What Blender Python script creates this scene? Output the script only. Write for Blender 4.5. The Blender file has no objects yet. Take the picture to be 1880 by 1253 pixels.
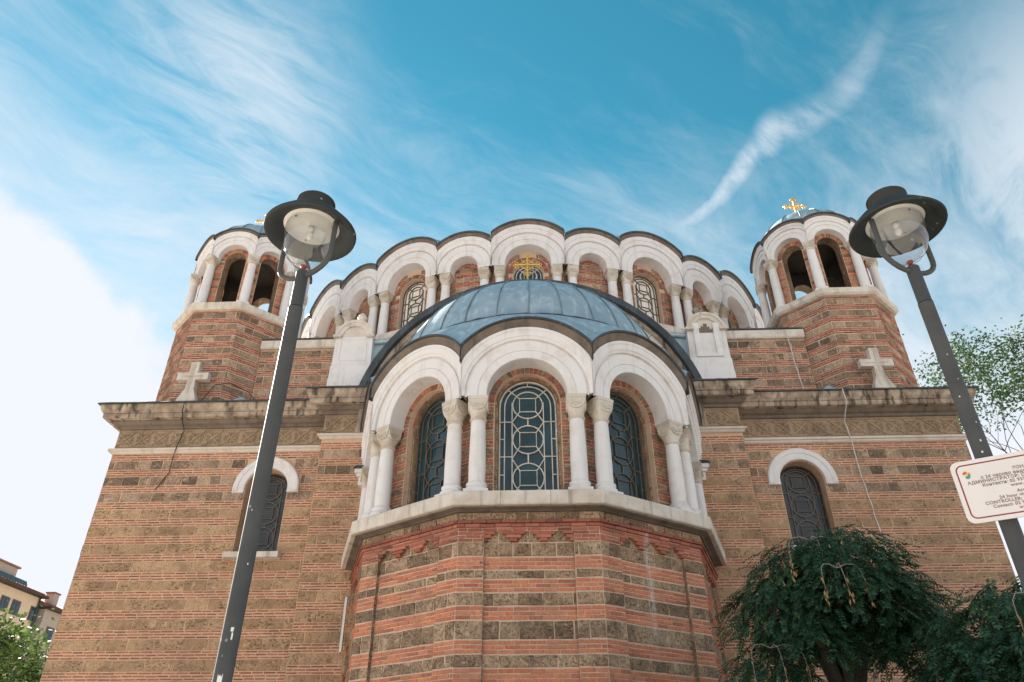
import bpy, math, random
from math import sin, cos, tan, pi, radians, sqrt, atan2, hypot
from mathutils import Vector, Matrix
random.seed(7)
scene = bpy.context.scene
col = scene.collection

# ------------------------------------------------------------------ camera
CAMP = Vector((0.21, 0.0, 1.6)); FPX = 1320.0
PITCH, YAW = radians(32.5), radians(2.3)
cd = bpy.data.cameras.new('camera'); cam = bpy.data.objects.new('camera', cd); col.objects.link(cam)
cd.sensor_fit = 'HORIZONTAL'; cd.sensor_width = 36.0; cd.lens = FPX/1880*36.0
cd.clip_start = 0.05; cd.clip_end = 2000
cam.location = CAMP; cam.rotation_euler = (pi/2+PITCH, 0, YAW)
scene.camera = cam
_fw = Vector((-sin(YAW)*cos(PITCH), cos(YAW)*cos(PITCH), sin(PITCH)))
_rt = Vector((cos(YAW), sin(YAW), 0)); _up = _rt.cross(_fw)
def project(p):
    v = Vector(p)-CAMP; w = v.dot(_fw)
    if w < .1: return None
    return (940+FPX*v.dot(_rt)/w, 626.5-FPX*v.dot(_up)/w)

# ------------------------------------------------------------------ world, sun, exposure
SUN_AZ, SUN_EL = radians(-40), radians(31)      # azimuth from +Y towards +X
world = bpy.data.worlds.new('World'); scene.world = world; world.use_nodes = True
def build_world():
    nt = world.node_tree; N = nt.nodes; L = nt.links; N.clear()
    out = N.new('ShaderNodeOutputWorld'); bg = N.new('ShaderNodeBackground'); L.new(bg.outputs[0], out.inputs[0])
    bg.inputs['Strength'].default_value = 0.12
    sky = N.new('ShaderNodeTexSky'); sky.sky_type = 'NISHITA'; sky.sun_disc = False
    sky.sun_elevation = SUN_EL; sky.sun_rotation = SUN_AZ
    sky.altitude = 550; sky.air_density = 1.0; sky.dust_density = 0.1; sky.ozone_density = 1.6
    tc = N.new('ShaderNodeTexCoord'); D = tc.outputs['Generated']
    def val(x):
        return x
    def M(op, a, b=None, c=None, clamp=False):
        n = N.new('ShaderNodeMath'); n.operation = op; n.use_clamp = clamp
        for i, v in enumerate((a, b, c)):
            if v is None: continue
            if isinstance(v, (int, float)): n.inputs[i].default_value = v
            else: L.new(v, n.inputs[i])
        return n.outputs[0]
    def smooth(x, a, b):
        n = N.new('ShaderNodeMapRange'); n.interpolation_type = 'SMOOTHSTEP'; n.clamp = True
        L.new(x, n.inputs['Value']); n.inputs['From Min'].default_value = a; n.inputs['From Max'].default_value = b
        n.inputs['To Min'].default_value = 0; n.inputs['To Max'].default_value = 1
        return n.outputs[0]
    def comb(x, y, z):
        n = N.new('ShaderNodeCombineXYZ')
        for i, v in enumerate((x, y, z)):
            if isinstance(v, (int, float)): n.inputs[i].default_value = v
            else: L.new(v, n.inputs[i])
        return n.outputs[0]
    def noise(vec, scale, detail=5, rough=.55, dist=0.0):
        n = N.new('ShaderNodeTexNoise'); L.new(vec, n.inputs['Vector'])
        n.inputs['Scale'].default_value = scale; n.inputs['Detail'].default_value = detail
        n.inputs['Roughness'].default_value = rough; n.inputs['Distortion'].default_value = dist
        return n.outputs['Fac']
    sp = N.new('ShaderNodeSeparateXYZ'); L.new(D, sp.inputs[0]); X, Y, Z = sp.outputs
    zc = M('MAXIMUM', Z, 0.03)
    az = M('MULTIPLY', M('ARCTAN2', X, Y), 180/pi); el = M('MULTIPLY', M('ARCSINE', Z), 180/pi)
    # cloud layer seen in perspective
    px = M('DIVIDE', X, M('ADD', zc, .12)); py = M('DIVIDE', Y, M('ADD', zc, .12))
    # streaky cirrus: rotate the layer and stretch it
    ca, sa = cos(radians(38)), sin(radians(38))
    u = M('ADD', M('MULTIPLY', px, ca), M('MULTIPLY', py, sa)); v = M('SUBTRACT', M('MULTIPLY', py, ca), M('MULTIPLY', px, sa))
    layer = comb(px, py, 0.0)
    warp = noise(layer, 1.3, 3, .5)
    st = comb(M('MULTIPLY', u, .8), M('ADD', M('MULTIPLY', v, 2.3), M('MULTIPLY', warp, 1.0)), 3.1)
    c1 = noise(st, 2.2, 8, .62, .5)
    c2 = noise(layer, 1.15, 7, .6, .6)
    big = noise(comb(px, py, 7.7), .62, 2, .5)
    fine = noise(st, 7.0, 8, .66, .8)
    # the veil thickens on both sides of the clear patch ahead and towards the horizon
    side = M('ABSOLUTE', M('ADD', az, -4.0))
    clear = M('MULTIPLY', M('SUBTRACT', 1.0, smooth(side, 14, 44)), smooth(el, 33, 52))
    thick = M('ADD', M('MULTIPLY', M('SUBTRACT', 1.0, smooth(el, 6, 58)), .42), M('MULTIPLY', smooth(az, -8, -40), .05))
    base = M('ADD', M('ADD', M('MULTIPLY', c1, .50), M('MULTIPLY', c2, .38)), M('ADD', M('MULTIPLY', fine, .22), M('MULTIPLY', big, .30)))
    cir = M('SUBTRACT', M('ADD', base, thick), M('MULTIPLY', clear, .07))
    cirrus = M('MULTIPLY', smooth(cir, .62, 1.10), .92)
    # left high veil (broad soft patch)
    def blob(a0, e0, ra, re, rot=0.0):
        da = M('MULTIPLY', M('SUBTRACT', az, a0), 0.72); de = M('SUBTRACT', el, e0)
        cr, sr = cos(rot), sin(rot)
        x = M('DIVIDE', M('ADD', M('MULTIPLY', da, cr), M('MULTIPLY', de, sr)), ra)
        y = M('DIVIDE', M('SUBTRACT', M('MULTIPLY', de, cr), M('MULTIPLY', da, sr)), re)
        r = M('SQRT', M('ADD', M('MULTIPLY', x, x), M('MULTIPLY', y, y)))
        return M('SUBTRACT', 1.0, smooth(r, 0.1, 1.0))
    grain = M('ADD', M('MULTIPLY', fine, .9), M('MULTIPLY', c1, .8))
    veil = M('MULTIPLY', M('MULTIPLY', blob(-33, 46, 15, 17, .25), smooth(grain, .50, 1.18)), .80)
    veil = M('MAXIMUM', veil, M('MULTIPLY', M('MULTIPLY', blob(47, 34, 15, 19, -.3), smooth(grain, .50, 1.05)), .85))
    # the hooked wisp: distance to a bent line in azimuth / elevation
    wn = M('MULTIPLY', M('SUBTRACT', noise(D, 11.0, 5, .6), .5), 2.0)
    elc = M('ADD', M('ADD', 40.3, M('MULTIPLY', M('SUBTRACT', az, 13.0), .31)), M('MULTIPLY', M('SINE', M('MULTIPLY', M('SUBTRACT', az, 21.0), .42)), .75))
    dist = M('ADD', M('SUBTRACT', el, elc), wn)
    wid = M('ADD', .7, M('MULTIPLY', smooth(az, 15, 26), .8))
    wl = M('SUBTRACT', 1.0, smooth(M('DIVIDE', M('ABSOLUTE', dist), wid), .0, 1.45))
    wl = M('MULTIPLY', wl, M('MULTIPLY', smooth(az, 8, 20), M('MULTIPLY', M('SUBTRACT', 1.0, M('MULTIPLY', smooth(az, 26, 31), .45)), M('SUBTRACT', 1.0, smooth(az, 33, 42)))))
    wisp = M('MULTIPLY', M('MULTIPLY', wl, smooth(grain, .55, 1.05)), .80)
    hd = M('MULTIPLY', blob(25.2, 45.0, 1.7, 2.4, -.6), smooth(grain, .52, .95))
    wisp = M('MAXIMUM', wisp, M('MULTIPLY', hd, .85))
    # bright cumulus bank standing all round the horizon, highest to the north-west
    puff = noise(D, 5.2, 8, .58, .3)
    crest = noise(comb(M('MULTIPLY', az, .03), 0.0, 2.0), 1.4, 3, .5)
    near = blob(-54, 24, 27, 34)
    topel = M('ADD', M('ADD', 12.0, M('MULTIPLY', crest, 20.0)), M('MULTIPLY', near, 17.0))
    cum = smooth(M('ADD', M('SUBTRACT', topel, el), M('MULTIPLY', M('SUBTRACT', puff, .5), 26.0)), -1.2, 3.6)
    # combine
    soft = M('MAXIMUM', M('MAXIMUM', cirrus, veil), wisp)
    hs = N.new('ShaderNodeHueSaturation'); hs.inputs['Hue'].default_value = SKY_HSV[0]; hs.inputs['Saturation'].default_value = SKY_HSV[1]; hs.inputs['Value'].default_value = SKY_HSV[2]
    L.new(sky.outputs[0], hs.inputs['Color'])
    m1 = N.new('ShaderNodeMix'); m1.data_type = 'RGBA'; L.new(soft, m1.inputs[0]); L.new(hs.outputs[0], m1.inputs[6]); m1.inputs[7].default_value = CIRRUS
    m2 = N.new('ShaderNodeMix'); m2.data_type = 'RGBA'; L.new(cum, m2.inputs[0]); L.new(m1.outputs[2], m2.inputs[6]); m2.inputs[7].default_value = CUMULUS
    L.new(m2.outputs[2], bg.inputs['Color'])
SKY_HSV = (.455, 1.30, .335); CIRRUS = (1.62, 1.74, 1.88, 1); CUMULUS = (1.74, 1.80, 1.93, 1)
build_world()
sd = bpy.data.lights.new('sun', 'SUN'); sun = bpy.data.objects.new('sun', sd); col.objects.link(sun)
sd.energy = 4.6; sd.angle = radians(1.5); sd.color = (1.0, .93, .82)
sdir = Vector((sin(SUN_AZ)*cos(SUN_EL), cos(SUN_AZ)*cos(SUN_EL), sin(SUN_EL)))
sun.rotation_euler = sdir.to_track_quat('Z', 'Y').to_euler(); sun.location = sdir*60
vs = scene.view_settings; vs.view_transform = 'Standard'; vs.look = 'None'; vs.gamma = 1; vs.use_curve_mapping = False
vs.exposure = 2.12

# ------------------------------------------------------------------ materials
MATS = {}
def nodes_for(name):
    m = bpy.data.materials.new(name); m.use_nodes = True; MATS[name] = m
    nt = m.node_tree; N = nt.nodes; b = N['Principled BSDF']
    return m, nt, N, nt.links, b
def add_noise(N, L, vec, scale, detail=4, rough=.55, dist=0):
    n = N.new('ShaderNodeTexNoise'); n.inputs['Scale'].default_value = scale; n.inputs['Detail'].default_value = detail
    n.inputs['Roughness'].default_value = rough; n.inputs['Distortion'].default_value = dist
    if vec is not None: L.new(vec, n.inputs['Vector'])
    return n.outputs['Fac']
def ramp(N, L, fac, stops, interp='LINEAR'):
    r = N.new('ShaderNodeValToRGB'); e = r.color_ramp.elements; r.color_ramp.interpolation = interp
    while len(e) < len(stops): e.new(.5)
    for k, (p, c) in enumerate(stops): e[k].position = p; e[k].color = (*c, 1) if len(c) == 3 else c
    L.new(fac, r.inputs[0]); return r.outputs[0]
def mixc(N, L, fac, a, b, mode='MIX'):
    m = N.new('ShaderNodeMix'); m.data_type = 'RGBA'; m.blend_type = mode
    for i, v in ((0, fac), (6, a), (7, b)):
        if isinstance(v, (int, float)): m.inputs[i].default_value = v
        elif isinstance(v, tuple): m.inputs[i].default_value = (*v, 1)
        else: L.new(v, m.inputs[i])
    return m.outputs[2]
def math_(N, L, op, a, b):
    n = N.new('ShaderNodeMath'); n.operation = op
    for i, v in enumerate((a, b)):
        if isinstance(v, (int, float)): n.inputs[i].default_value = v
        else: L.new(v, n.inputs[i])
    return n.outputs[0]
def world_vec(N, L, sx=1, sy=1, sz=1):
    g = N.new('ShaderNodeNewGeometry'); mp = N.new('ShaderNodeMapping'); mp.inputs['Scale'].default_value = (sx, sy, sz)
    L.new(g.outputs['Position'], mp.inputs['Vector']); return mp.outputs[0]
def piece_random(N, L):
    g = N.new('ShaderNodeNewGeometry'); o = N.new('ShaderNodeObjectInfo')
    return math_(N, L, 'FRACT', math_(N, L, 'ADD', g.outputs['Random Per Island'], o.outputs['Random']), 0)
def bump(N, L, b, h, strength=.4, dist=.02):
    n = N.new('ShaderNodeBump'); n.inputs['Strength'].default_value = strength; n.inputs['Distance'].default_value = dist
    L.new(h, n.inputs['Height']); L.new(n.outputs[0], b.inputs['Normal'])

def masonry(name, stops, dirt=(.06, .045, .035), dirt_amt=.5, dirt_lo=.52, dirt_hi=.72, rough=.9, pits=0.0, speck=.15, patch=None, smear=None):
    m, nt, N, L, b = nodes_for(name)
    v = world_vec(N, L)
    c = ramp(N, L, piece_random(N, L), stops)
    g = add_noise(N, L, v, 30, 5, .7)
    c = mixc(N, L, 1.0, c, ramp(N, L, g, [(.30, (1-speck*1.9,)*3), (.50, (1.0,)*3), (.72, (1+speck,)*3)]), 'MULTIPLY')
    n1 = add_noise(N, L, v, 1.9, 6, .62, .5)
    c = mixc(N, L, ramp(N, L, n1, [(dirt_lo, (0, 0, 0)), (dirt_hi, (dirt_amt,)*3)]), c, dirt)
    if patch:
        n2 = add_noise(N, L, world_vec(N, L, 1, 1, 1.6), .55, 4, .6, .2)
        c = mixc(N, L, ramp(N, L, n2, [(.46, (0, 0, 0)), (.66, (.75,)*3)]), c, patch)
    h = add_noise(N, L, v, 38, 6, .7)
    if smear:
        n5 = add_noise(N, L, v, 5.5, 6, .68, .6)
        c = mixc(N, L, ramp(N, L, n5, [(.56, (0, 0, 0)), (.66, (.75,)*3)]), c, smear)
    if pits:
        n3 = add_noise(N, L, world_vec(N, L, 1, 1, 1.9), 17, 5, .62, 1.0)
        pm = ramp(N, L, n3, [(.55, (0, 0, 0)), (.64, (1, 1, 1))])
        n4 = add_noise(N, L, v, 2.7, 3, .55)
        pm = mixc(N, L, 1.0, pm, ramp(N, L, n4, [(.42, (.12,)*3), (.60, (1, 1, 1))]), 'MULTIPLY')
        c = mixc(N, L, math_(N, L, 'MULTIPLY', pm, pits), c, tuple(x*.35 for x in dirt))
        h = math_(N, L, 'SUBTRACT', h, math_(N, L, 'MULTIPLY', pm, 1.6))
    if name in ('brick_orange', 'brick_red', 'tufa_dark', 'mortar_pale'):
        sp = N.new('ShaderNodeSeparateXYZ'); L.new(v, sp.inputs[0])
        wob = math_(N, L, 'MULTIPLY', math_(N, L, 'SUBTRACT', add_noise(N, L, v, 3.0, 3, .5), .5), .10)
        dx = math_(N, L, 'ABSOLUTE', math_(N, L, 'ADD', math_(N, L, 'SUBTRACT', sp.outputs[0], 2.175), wob), 0)
        near_ = math_(N, L, 'LESS_THAN', math_(N, L, 'ABSOLUTE', math_(N, L, 'SUBTRACT', sp.outputs[1], 13.37), 0), .35)
        k = math_(N, L, 'MULTIPLY', ramp(N, L, dx, [(.0, (1, 1, 1)), (.085, (0, 0, 0))]), near_)
        zz = math_(N, L, 'MULTIPLY', sp.outputs[2], .1)
        k = math_(N, L, 'MULTIPLY', k, ramp(N, L, zz, [(.36, (0, 0, 0)), (.43, (.8,)*3), (.565, (1, 1, 1)), (.585, (0, 0, 0))]))
        k = math_(N, L, 'MULTIPLY', k, ramp(N, L, add_noise(N, L, world_vec(N, L, 6, 6, 1.6), 3.0, 5, .65), [(.36, (0, 0, 0)), (.62, (.85,)*3)]))
        c = mixc(N, L, k, c, (.66, .61, .57))
    L.new(c, b.inputs['Base Color']); b.inputs['Roughness'].default_value = rough
    b.inputs['Specular IOR Level'].default_value = .25
    bump(N, L, b, h, .8 if pits else .5, .016)
    return m
masonry('brick_orange', [(0, (.48, .165, .09)), (.2, (.60, .215, .115)), (.45, (.66, .255, .14)), (.65, (.60, .22, .12)), (.85, (.52, .19, .11)), (1, (.36, .135, .09))], dirt=(.38, .20, .13), dirt_amt=.6, dirt_lo=.46, dirt_hi=.72, speck=.2)
masonry('brick_brown', [(0, (.34, .14, .085)), (.4, (.46, .20, .12)), (.8, (.40, .17, .105)), (1, (.26, .12, .08))], dirt=(.17, .10, .07), dirt_amt=.7, dirt_lo=.44, dirt_hi=.68, speck=.25)
masonry('brick_red', [(0, (.30, .10, .068)), (.4, (.41, .145, .095)), (.75, (.50, .195, .13)), (.9, (.34, .115, .077)), (1, (.13, .075, .058))], dirt=(.20, .105, .075), dirt_amt=.65, dirt_lo=.48, dirt_hi=.72)
masonry('brick_dark', [(0, (.27, .095, .065)), (.5, (.34, .125, .085)), (1, (.22, .08, .06))], dirt=(.10, .06, .045), dirt_amt=.5)
masonry('tufa_dark', [(0, (.25, .165, .105)), (.3, (.40, .27, .175)), (.6, (.47, .325, .215)), (.8, (.34, .23, .15)), (1, (.20, .135, .09))], dirt=(.15, .10, .066), dirt_amt=.75, dirt_lo=.47, dirt_hi=.66, pits=.65, speck=.5, smear=(.58, .42, .305))
masonry('tufa_buff', [(0, (.42, .26, .15)), (.3, (.51, .325, .19)), (.7, (.56, .365, .22)), (1, (.37, .23, .135))], dirt=(.20, .135, .088), dirt_amt=.78, dirt_lo=.48, dirt_hi=.70, pits=.7, speck=.26, patch=(.38, .24, .15), smear=(.62, .42, .275))
masonry('tufa_brown', [(0, (.25, .17, .118)), (.3, (.42, .29, .20)), (.6, (.53, .375, .26)), (.8, (.32, .22, .15)), (1, (.16, .115, .083))], dirt=(.13, .095, .068), dirt_amt=.65, dirt_lo=.48, dirt_hi=.70, pits=.5, speck=.38, smear=(.56, .43, .33))
masonry('mortar_pale', [(0, (.64, .465, .35)), (1, (.64, .465, .35))], dirt=(.34, .235, .17), dirt_amt=.6, speck=.12)
masonry('mortar_wing', [(0, (.64, .42, .28)), (1, (.64, .42, .28))], dirt=(.36, .235, .155), dirt_amt=.7, speck=.14, patch=(.48, .31, .205))
masonry('plaster_cream', [(0, (.62, .48, .34)), (1, (.62, .48, .34))], dirt=(.42, .32, .22), dirt_amt=.4)
masonry('plaster_grey', [(0, (.40, .33, .28)), (1, (.40, .33, .28))], dirt=(.28, .22, .18), dirt_amt=.4)
masonry('roof_tile', [(0, (.30, .13, .085)), (.5, (.38, .18, .12)), (1, (.24, .11, .08))], dirt_amt=.4)

def marble(name, base, stain, amt, streak_amt, lo=.5, hi=.75, dark=(.05, .042, .035), s0=.53, s1=.68):
    m, nt, N, L, b = nodes_for(name)
    v = world_vec(N, L)
    n1 = add_noise(N, L, v, 2.3, 6, .62, .5)
    c = mixc(N, L, ramp(N, L, n1, [(lo, (0, 0, 0)), (hi, (amt,)*3)]), base, stain)
    n2 = add_noise(N, L, world_vec(N, L, 5.5, 5.5, .55), 1.0, 5, .62, .3)
    c = mixc(N, L, ramp(N, L, n2, [(s0, (0, 0, 0)), (s1, (streak_amt,)*3)]), c, dark)
    n3 = add_noise(N, L, v, 14, 5, .6)
    c = mixc(N, L, ramp(N, L, n3, [(.60, (0, 0, 0)), (.78, (amt*.5,)*3)]), c, stain)
    rn = ramp(N, L, piece_random(N, L), [(0, (.93,)*3), (1, (1.0,)*3)])
    c = mixc(N, L, 1.0, c, rn, 'MULTIPLY')
    L.new(c, b.inputs['Base Color']); b.inputs['Roughness'].default_value = .72; b.inputs['Specular IOR Level'].default_value = .25
    bump(N, L, b, add_noise(N, L, v, 30, 5, .6), .18, .008)
    return m
marble('marble_white', (.79, .75, .745), (.55, .45, .36), .5, .14)
marble('marble_column', (.78, .745, .74), (.60, .44, .31), .5, .09)
marble('marble_capital', (.68, .615, .54), (.44, .34, .24), .75, .10, .40, .65)
marble('marble_sill', (.72, .65, .58), (.50, .40, .31), .7, .35, .40, .68)
marble('stone_weathered', (.56, .45, .35), (.28, .205, .15), .9, .85, .36, .58, (.035, .027, .021), .50, .64)
marble('stone_frieze', (.40, .285, .19), (.24, .165, .11), .8, .25, .42, .66, (.08, .055, .038))
marble('stone_soffit', (.21, .16, .13), (.12, .09, .07), .8, .5, .42, .66)  # dark soffit stone, deepened to carry the shade below sill and cornice
marble('marble_string', (.66, .58, .51), (.45, .34, .25), .7, .15)

def lead(name, c0, c1, rough=.48, metallic=.35):
    m, nt, N, L, b = nodes_for(name)
    v = world_vec(N, L)
    n1 = add_noise(N, L, v, 1.6, 6, .62, .6)
    c = ramp(N, L, n1, [(.32, c0), (.66, c1)])
    n2 = add_noise(N, L, world_vec(N, L, 7, 7, .8), 1.0, 5, .6, .2)
    c = mixc(N, L, ramp(N, L, n2, [(.50, (0, 0, 0)), (.72, (.5,)*3)]), c, tuple(min(1, x*1.7+.03) for x in c1))
    L.new(c, b.inputs['Base Color']); b.inputs['Metallic'].default_value = metallic; b.inputs['Roughness'].default_value = rough
    bump(N, L, b, add_noise(N, L, v, 3.5, 4, .55), .25, .03)
    return m
lead('lead', (.285, .375, .425), (.42, .505, .55))
lead('lead_seam', (.17, .22, .25), (.24, .30, .33), .5, .3)
lead('lead_dark', (.035, .042, .048), (.065, .075, .082), .55, .2)

def plain(name, c, rough=.5, metallic=0, var=.25, scale=9, spec=.5):
    m, nt, N, L, b = nodes_for(name)
    n = add_noise(N, L, world_vec(N, L), scale, 5, .6)
    cc = ramp(N, L, n, [(.3, tuple(x*(1-var) for x in c)), (.7, tuple(min(1, x*(1+var)) for x in c))])
    L.new(cc, b.inputs['Base Color']); b.inputs['Roughness'].default_value = rough; b.inputs['Metallic'].default_value = metallic
    b.inputs['Specular IOR Level'].default_value = spec
    return m
plain('bars_pale', (.58, .53, .48), .5); plain('bars_dark', (.11, .085, .065), .5)
plain('gold', (.78, .48, .13), .38, .75, .15); plain('white_paint', (.72, .71, .69), .45, 0, .06)
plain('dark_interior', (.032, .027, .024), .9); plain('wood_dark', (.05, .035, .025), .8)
plain('bark', (.055, .042, .032), .9); plain('twig_pale', (.30, .25, .20), .8); plain('dry_leaf', (.36, .20, .085), .8)
plain('cable_black', (.02, .02, .02), .6); plain('cable_white', (.62, .58, .55), .6)
plain('metal_trim', (.30, .31, .32), .4, .6); plain('red_paint', (.25, .035, .03), .5, 0, .1)
plain('ink', (.27, .19, .18), .6, 0, .1); plain('emblem_yellow', (.75, .48, .05), .5); plain('emblem_red', (.65, .09, .05), .5)
plain('emblem_green', (.08, .28, .22), .5); plain('emblem_blue', (.12, .22, .40), .5); plain('sign_white', (.76, .70, .68), .4, 0, .03)
plain('reflector', (.70, .66, .62), .35, 0, .06); plain('window_frame_brown', (.10, .06, .045), .6)
plain('paving', (.44, .40, .345), .85, 0, .12, 3)
def glass_dark(name, c, rough, var, spec=.8):
    m, nt, N, L, b = nodes_for(name)
    v = world_vec(N, L)
    n = add_noise(N, L, v, 2.5, 3, .5)
    L.new(ramp(N, L, n, [(.35, tuple(x*(1-var) for x in c)), (.65, tuple(x*(1+var) for x in c))]), b.inputs['Base Color'])
    b.inputs['Roughness'].default_value = rough; b.inputs['IOR'].default_value = 1.5; b.inputs['Specular IOR Level'].default_value = spec
    bump(N, L, b, add_noise(N, L, v, 4.0, 2, .5), .08, .02)
    return m
glass_dark('glass_teal', (.016, .046, .058), .06, .3, .42); glass_dark('glass_grey', (.030, .033, .036), .22, .3, .5)
glass_dark('glass_sky_reflection', (.78, .71, .63), .25, .12, .5)  # pale base colour paints in the reflected bright sky
def mk_clear():
    m, nt, N, L, b = nodes_for('glass_clear'); N.remove(b)
    tr = N.new('ShaderNodeBsdfTransparent'); tr.inputs['Color'].default_value = (.90, .91, .91, 1)
    gl = N.new('ShaderNodeBsdfGlossy'); gl.inputs['Roughness'].default_value = .03
    lw = N.new('ShaderNodeLayerWeight'); lw.inputs['Blend'].default_value = .5
    fac = math_(N, L, 'ADD', .10, math_(N, L, 'MULTIPLY', math_(N, L, 'POWER', lw.outputs['Facing'], 3.0), .7))
    mx = N.new('ShaderNodeMixShader'); L.new(fac, mx.inputs[0]); L.new(tr.outputs[0], mx.inputs[1]); L.new(gl.outputs[0], mx.inputs[2])
    L.new(mx.outputs[0], N['Material Output'].inputs[0])
mk_clear()
def mk_lamp_paint(name='lamp_paint', lo=(.060, .060, .060), hi=(.085, .083, .080)):
    m, nt, N, L, b = nodes_for(name)
    v = world_vec(N, L)
    n = add_noise(N, L, v, 6, 4, .6)
    c = ramp(N, L, n, [(.3, lo), (.7, hi)])
    t = N.new('ShaderNodeTexVoronoi'); t.inputs['Scale'].default_value = 17; L.new(v, t.inputs['Vector'])
    spots = ramp(N, L, t.outputs['Distance'], [(.10, (1, 1, 1)), (.14, (0, 0, 0))])
    keep = ramp(N, L, add_noise(N, L, v, 2.6, 2, .5), [(.52, (0, 0, 0)), (.60, (1, 1, 1))])
    c = mixc(N, L, mixc(N, L, 1.0, spots, keep, 'MULTIPLY'), c, (.36, .36, .36))
    L.new(c, b.inputs['Base Color']); b.inputs['Roughness'].default_value = .62; b.inputs['Specular IOR Level'].default_value = .35
mk_lamp_paint(); mk_lamp_paint('lamp_hat_paint', (.022, .025, .027), (.034, .036, .037))
def foliage(name, a, b_, c_):
    m, nt, N, L, b = nodes_for(name)
    g = N.new('ShaderNodeNewGeometry')
    cc = ramp(N, L, g.outputs['Random Per Island'], [(0, a), (.6, b_), (1, c_)])
    L.new(cc, b.inputs['Base Color']); b.inputs['Roughness'].default_value = .55; b.inputs['Specular IOR Level'].default_value = .3
    tr = N.new('ShaderNodeBsdfTranslucent'); L.new(cc, tr.inputs['Color'])
    mx = N.new('ShaderNodeMixShader'); mx.inputs[0].default_value = .3
    L.new(b.outputs[0], mx.inputs[1]); L.new(tr.outputs[0], mx.inputs[2]); L.new(mx.outputs[0], N['Material Output'].inputs[0])
foliage('leaf_dark', (.016, .048, .028), (.034, .088, .046), (.075, .15, .055))
foliage('leaf_fresh', (.03, .07, .025), (.05, .105, .035), (.085, .15, .045))
foliage('leaf_mid', (.03, .07, .02), (.06, .12, .03), (.11, .18, .045))

# ------------------------------------------------------------------ mesh helpers
def link(o, parent=None):
    col.objects.link(o)
    if parent is not None: o.parent = parent
    return o
class MB:
    def __init__(s): s.v = []; s.f = []; s.m = []; s.sm = []
    def add(s, vs, fs, mat=0, smooth=False):
        b = len(s.v); s.v += [tuple(p) for p in vs]
        for f in fs: s.f.append(tuple(b+i for i in f)); s.m.append(mat); s.sm.append(smooth)
    def box(s, c, size, mat=0, rz=0.0):
        x, y, z = (k/2 for k in size); cr, sr = cos(rz), sin(rz); vs = []
        for dz in (-z, z):
            for dx, dy in ((-x, -y), (x, -y), (x, y), (-x, y)):
                vs.append((c[0]+dx*cr-dy*sr, c[1]+dx*sr+dy*cr, c[2]+dz))
        s.add(vs, [(0, 3, 2, 1), (4, 5, 6, 7), (0, 1, 5, 4), (1, 2, 6, 5), (2, 3, 7, 6), (3, 0, 4, 7)], mat)
    def hexa(s, p8, mat=0):
        s.add(p8, [(0, 3, 2, 1), (4, 5, 6, 7), (0, 1, 5, 4), (1, 2, 6, 5), (2, 3, 7, 6), (3, 0, 4, 7)], mat)
    def grid(s, rows, mat=0, smooth=False, closed=False):
        n = len(rows[0]); vs = [p for r in rows for p in r]; fs = []
        for i in range(len(rows)-1):
            for j in range(n if closed else n-1):
                k = (j+1) % n
                fs.append((i*n+j, i*n+k, (i+1)*n+k, (i+1)*n+j))
        s.add(vs, fs, mat, smooth)
    def tube(s, pts, r, n=6, mat=0, closed=False, smooth=True, caps=True):
        pts = [Vector(p) for p in pts]; rows = []; m = len(pts)
        rr = r if isinstance(r, (list, tuple)) else [r]*m
        ref = None
        for i, p in enumerate(pts):
            if closed: t = pts[(i+1) % m]-pts[i-1]
            else: t = pts[min(i+1, m-1)]-pts[max(i-1, 0)]
            if t.length < 1e-9: t = Vector((0, 0, 1))
            t.normalize()
            if ref is None:
                ref = Vector((0, 0, 1)) if abs(t.z) < .9 else Vector((1, 0, 0))
            a = t.cross(ref)
            if a.length < 1e-6: a = t.cross(Vector((0, 1, .3)))
            a.normalize(); b = t.cross(a); ref = a.cross(t)
            rows.append([tuple(p+(a*cos(2*pi*k/n)+b*sin(2*pi*k/n))*rr[i]) for k in range(n)])
        if closed: rows.append(rows[0])
        s.grid(rows, mat, smooth, True)
        if caps and not closed:
            for rw in (rows[0], rows[-1]): s.add(rw, [tuple(range(n))], mat)
    def lathe(s, prof, n=16, c=(0, 0, 0), mat=0, smooth=True):
        rows = [[(c[0]+r*cos(2*pi*k/n), c[1]+r*sin(2*pi*k/n), c[2]+z) for k in range(n)] for r, z in prof]
        s.grid(rows, mat, smooth, True)
    def mesh(s, name, mats):
        me = bpy.data.meshes.new(name); me.from_pydata(s.v, [], s.f)
        for m in mats: me.materials.append(MATS[m])
        me.polygons.foreach_set('material_index', s.m); me.polygons.foreach_set('use_smooth', s.sm)
        me.update(); return me
    def build(s, name, mats, parent=None, loc=None, rz=None):
        if isinstance(mats, str): mats = [mats]
        o = link(bpy.data.objects.new(name, s.mesh(name, mats)), parent)
        if loc is not None: o.location = loc
        if rz is not None: o.rotation_euler.z = rz
        return o
def obj(name, me, parent=None, loc=(0, 0, 0), rz=0.0):
    o = link(bpy.data.objects.new(name, me), parent); o.location = loc; o.rotation_euler = (0, 0, rz); return o
def tag(o, label=None, cat=None, group=None, kind=None):
    if label: o['label'] = label
    if cat: o['category'] = cat
    if group: o['group'] = group
    if kind: o['kind'] = kind
    return o
def empty(name, loc=(0, 0, 0), rz=0):
    o = bpy.data.objects.new(name, None); col.objects.link(o); o.location = loc; o.rotation_euler.z = rz
    o.empty_display_size = .3; return o

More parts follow.
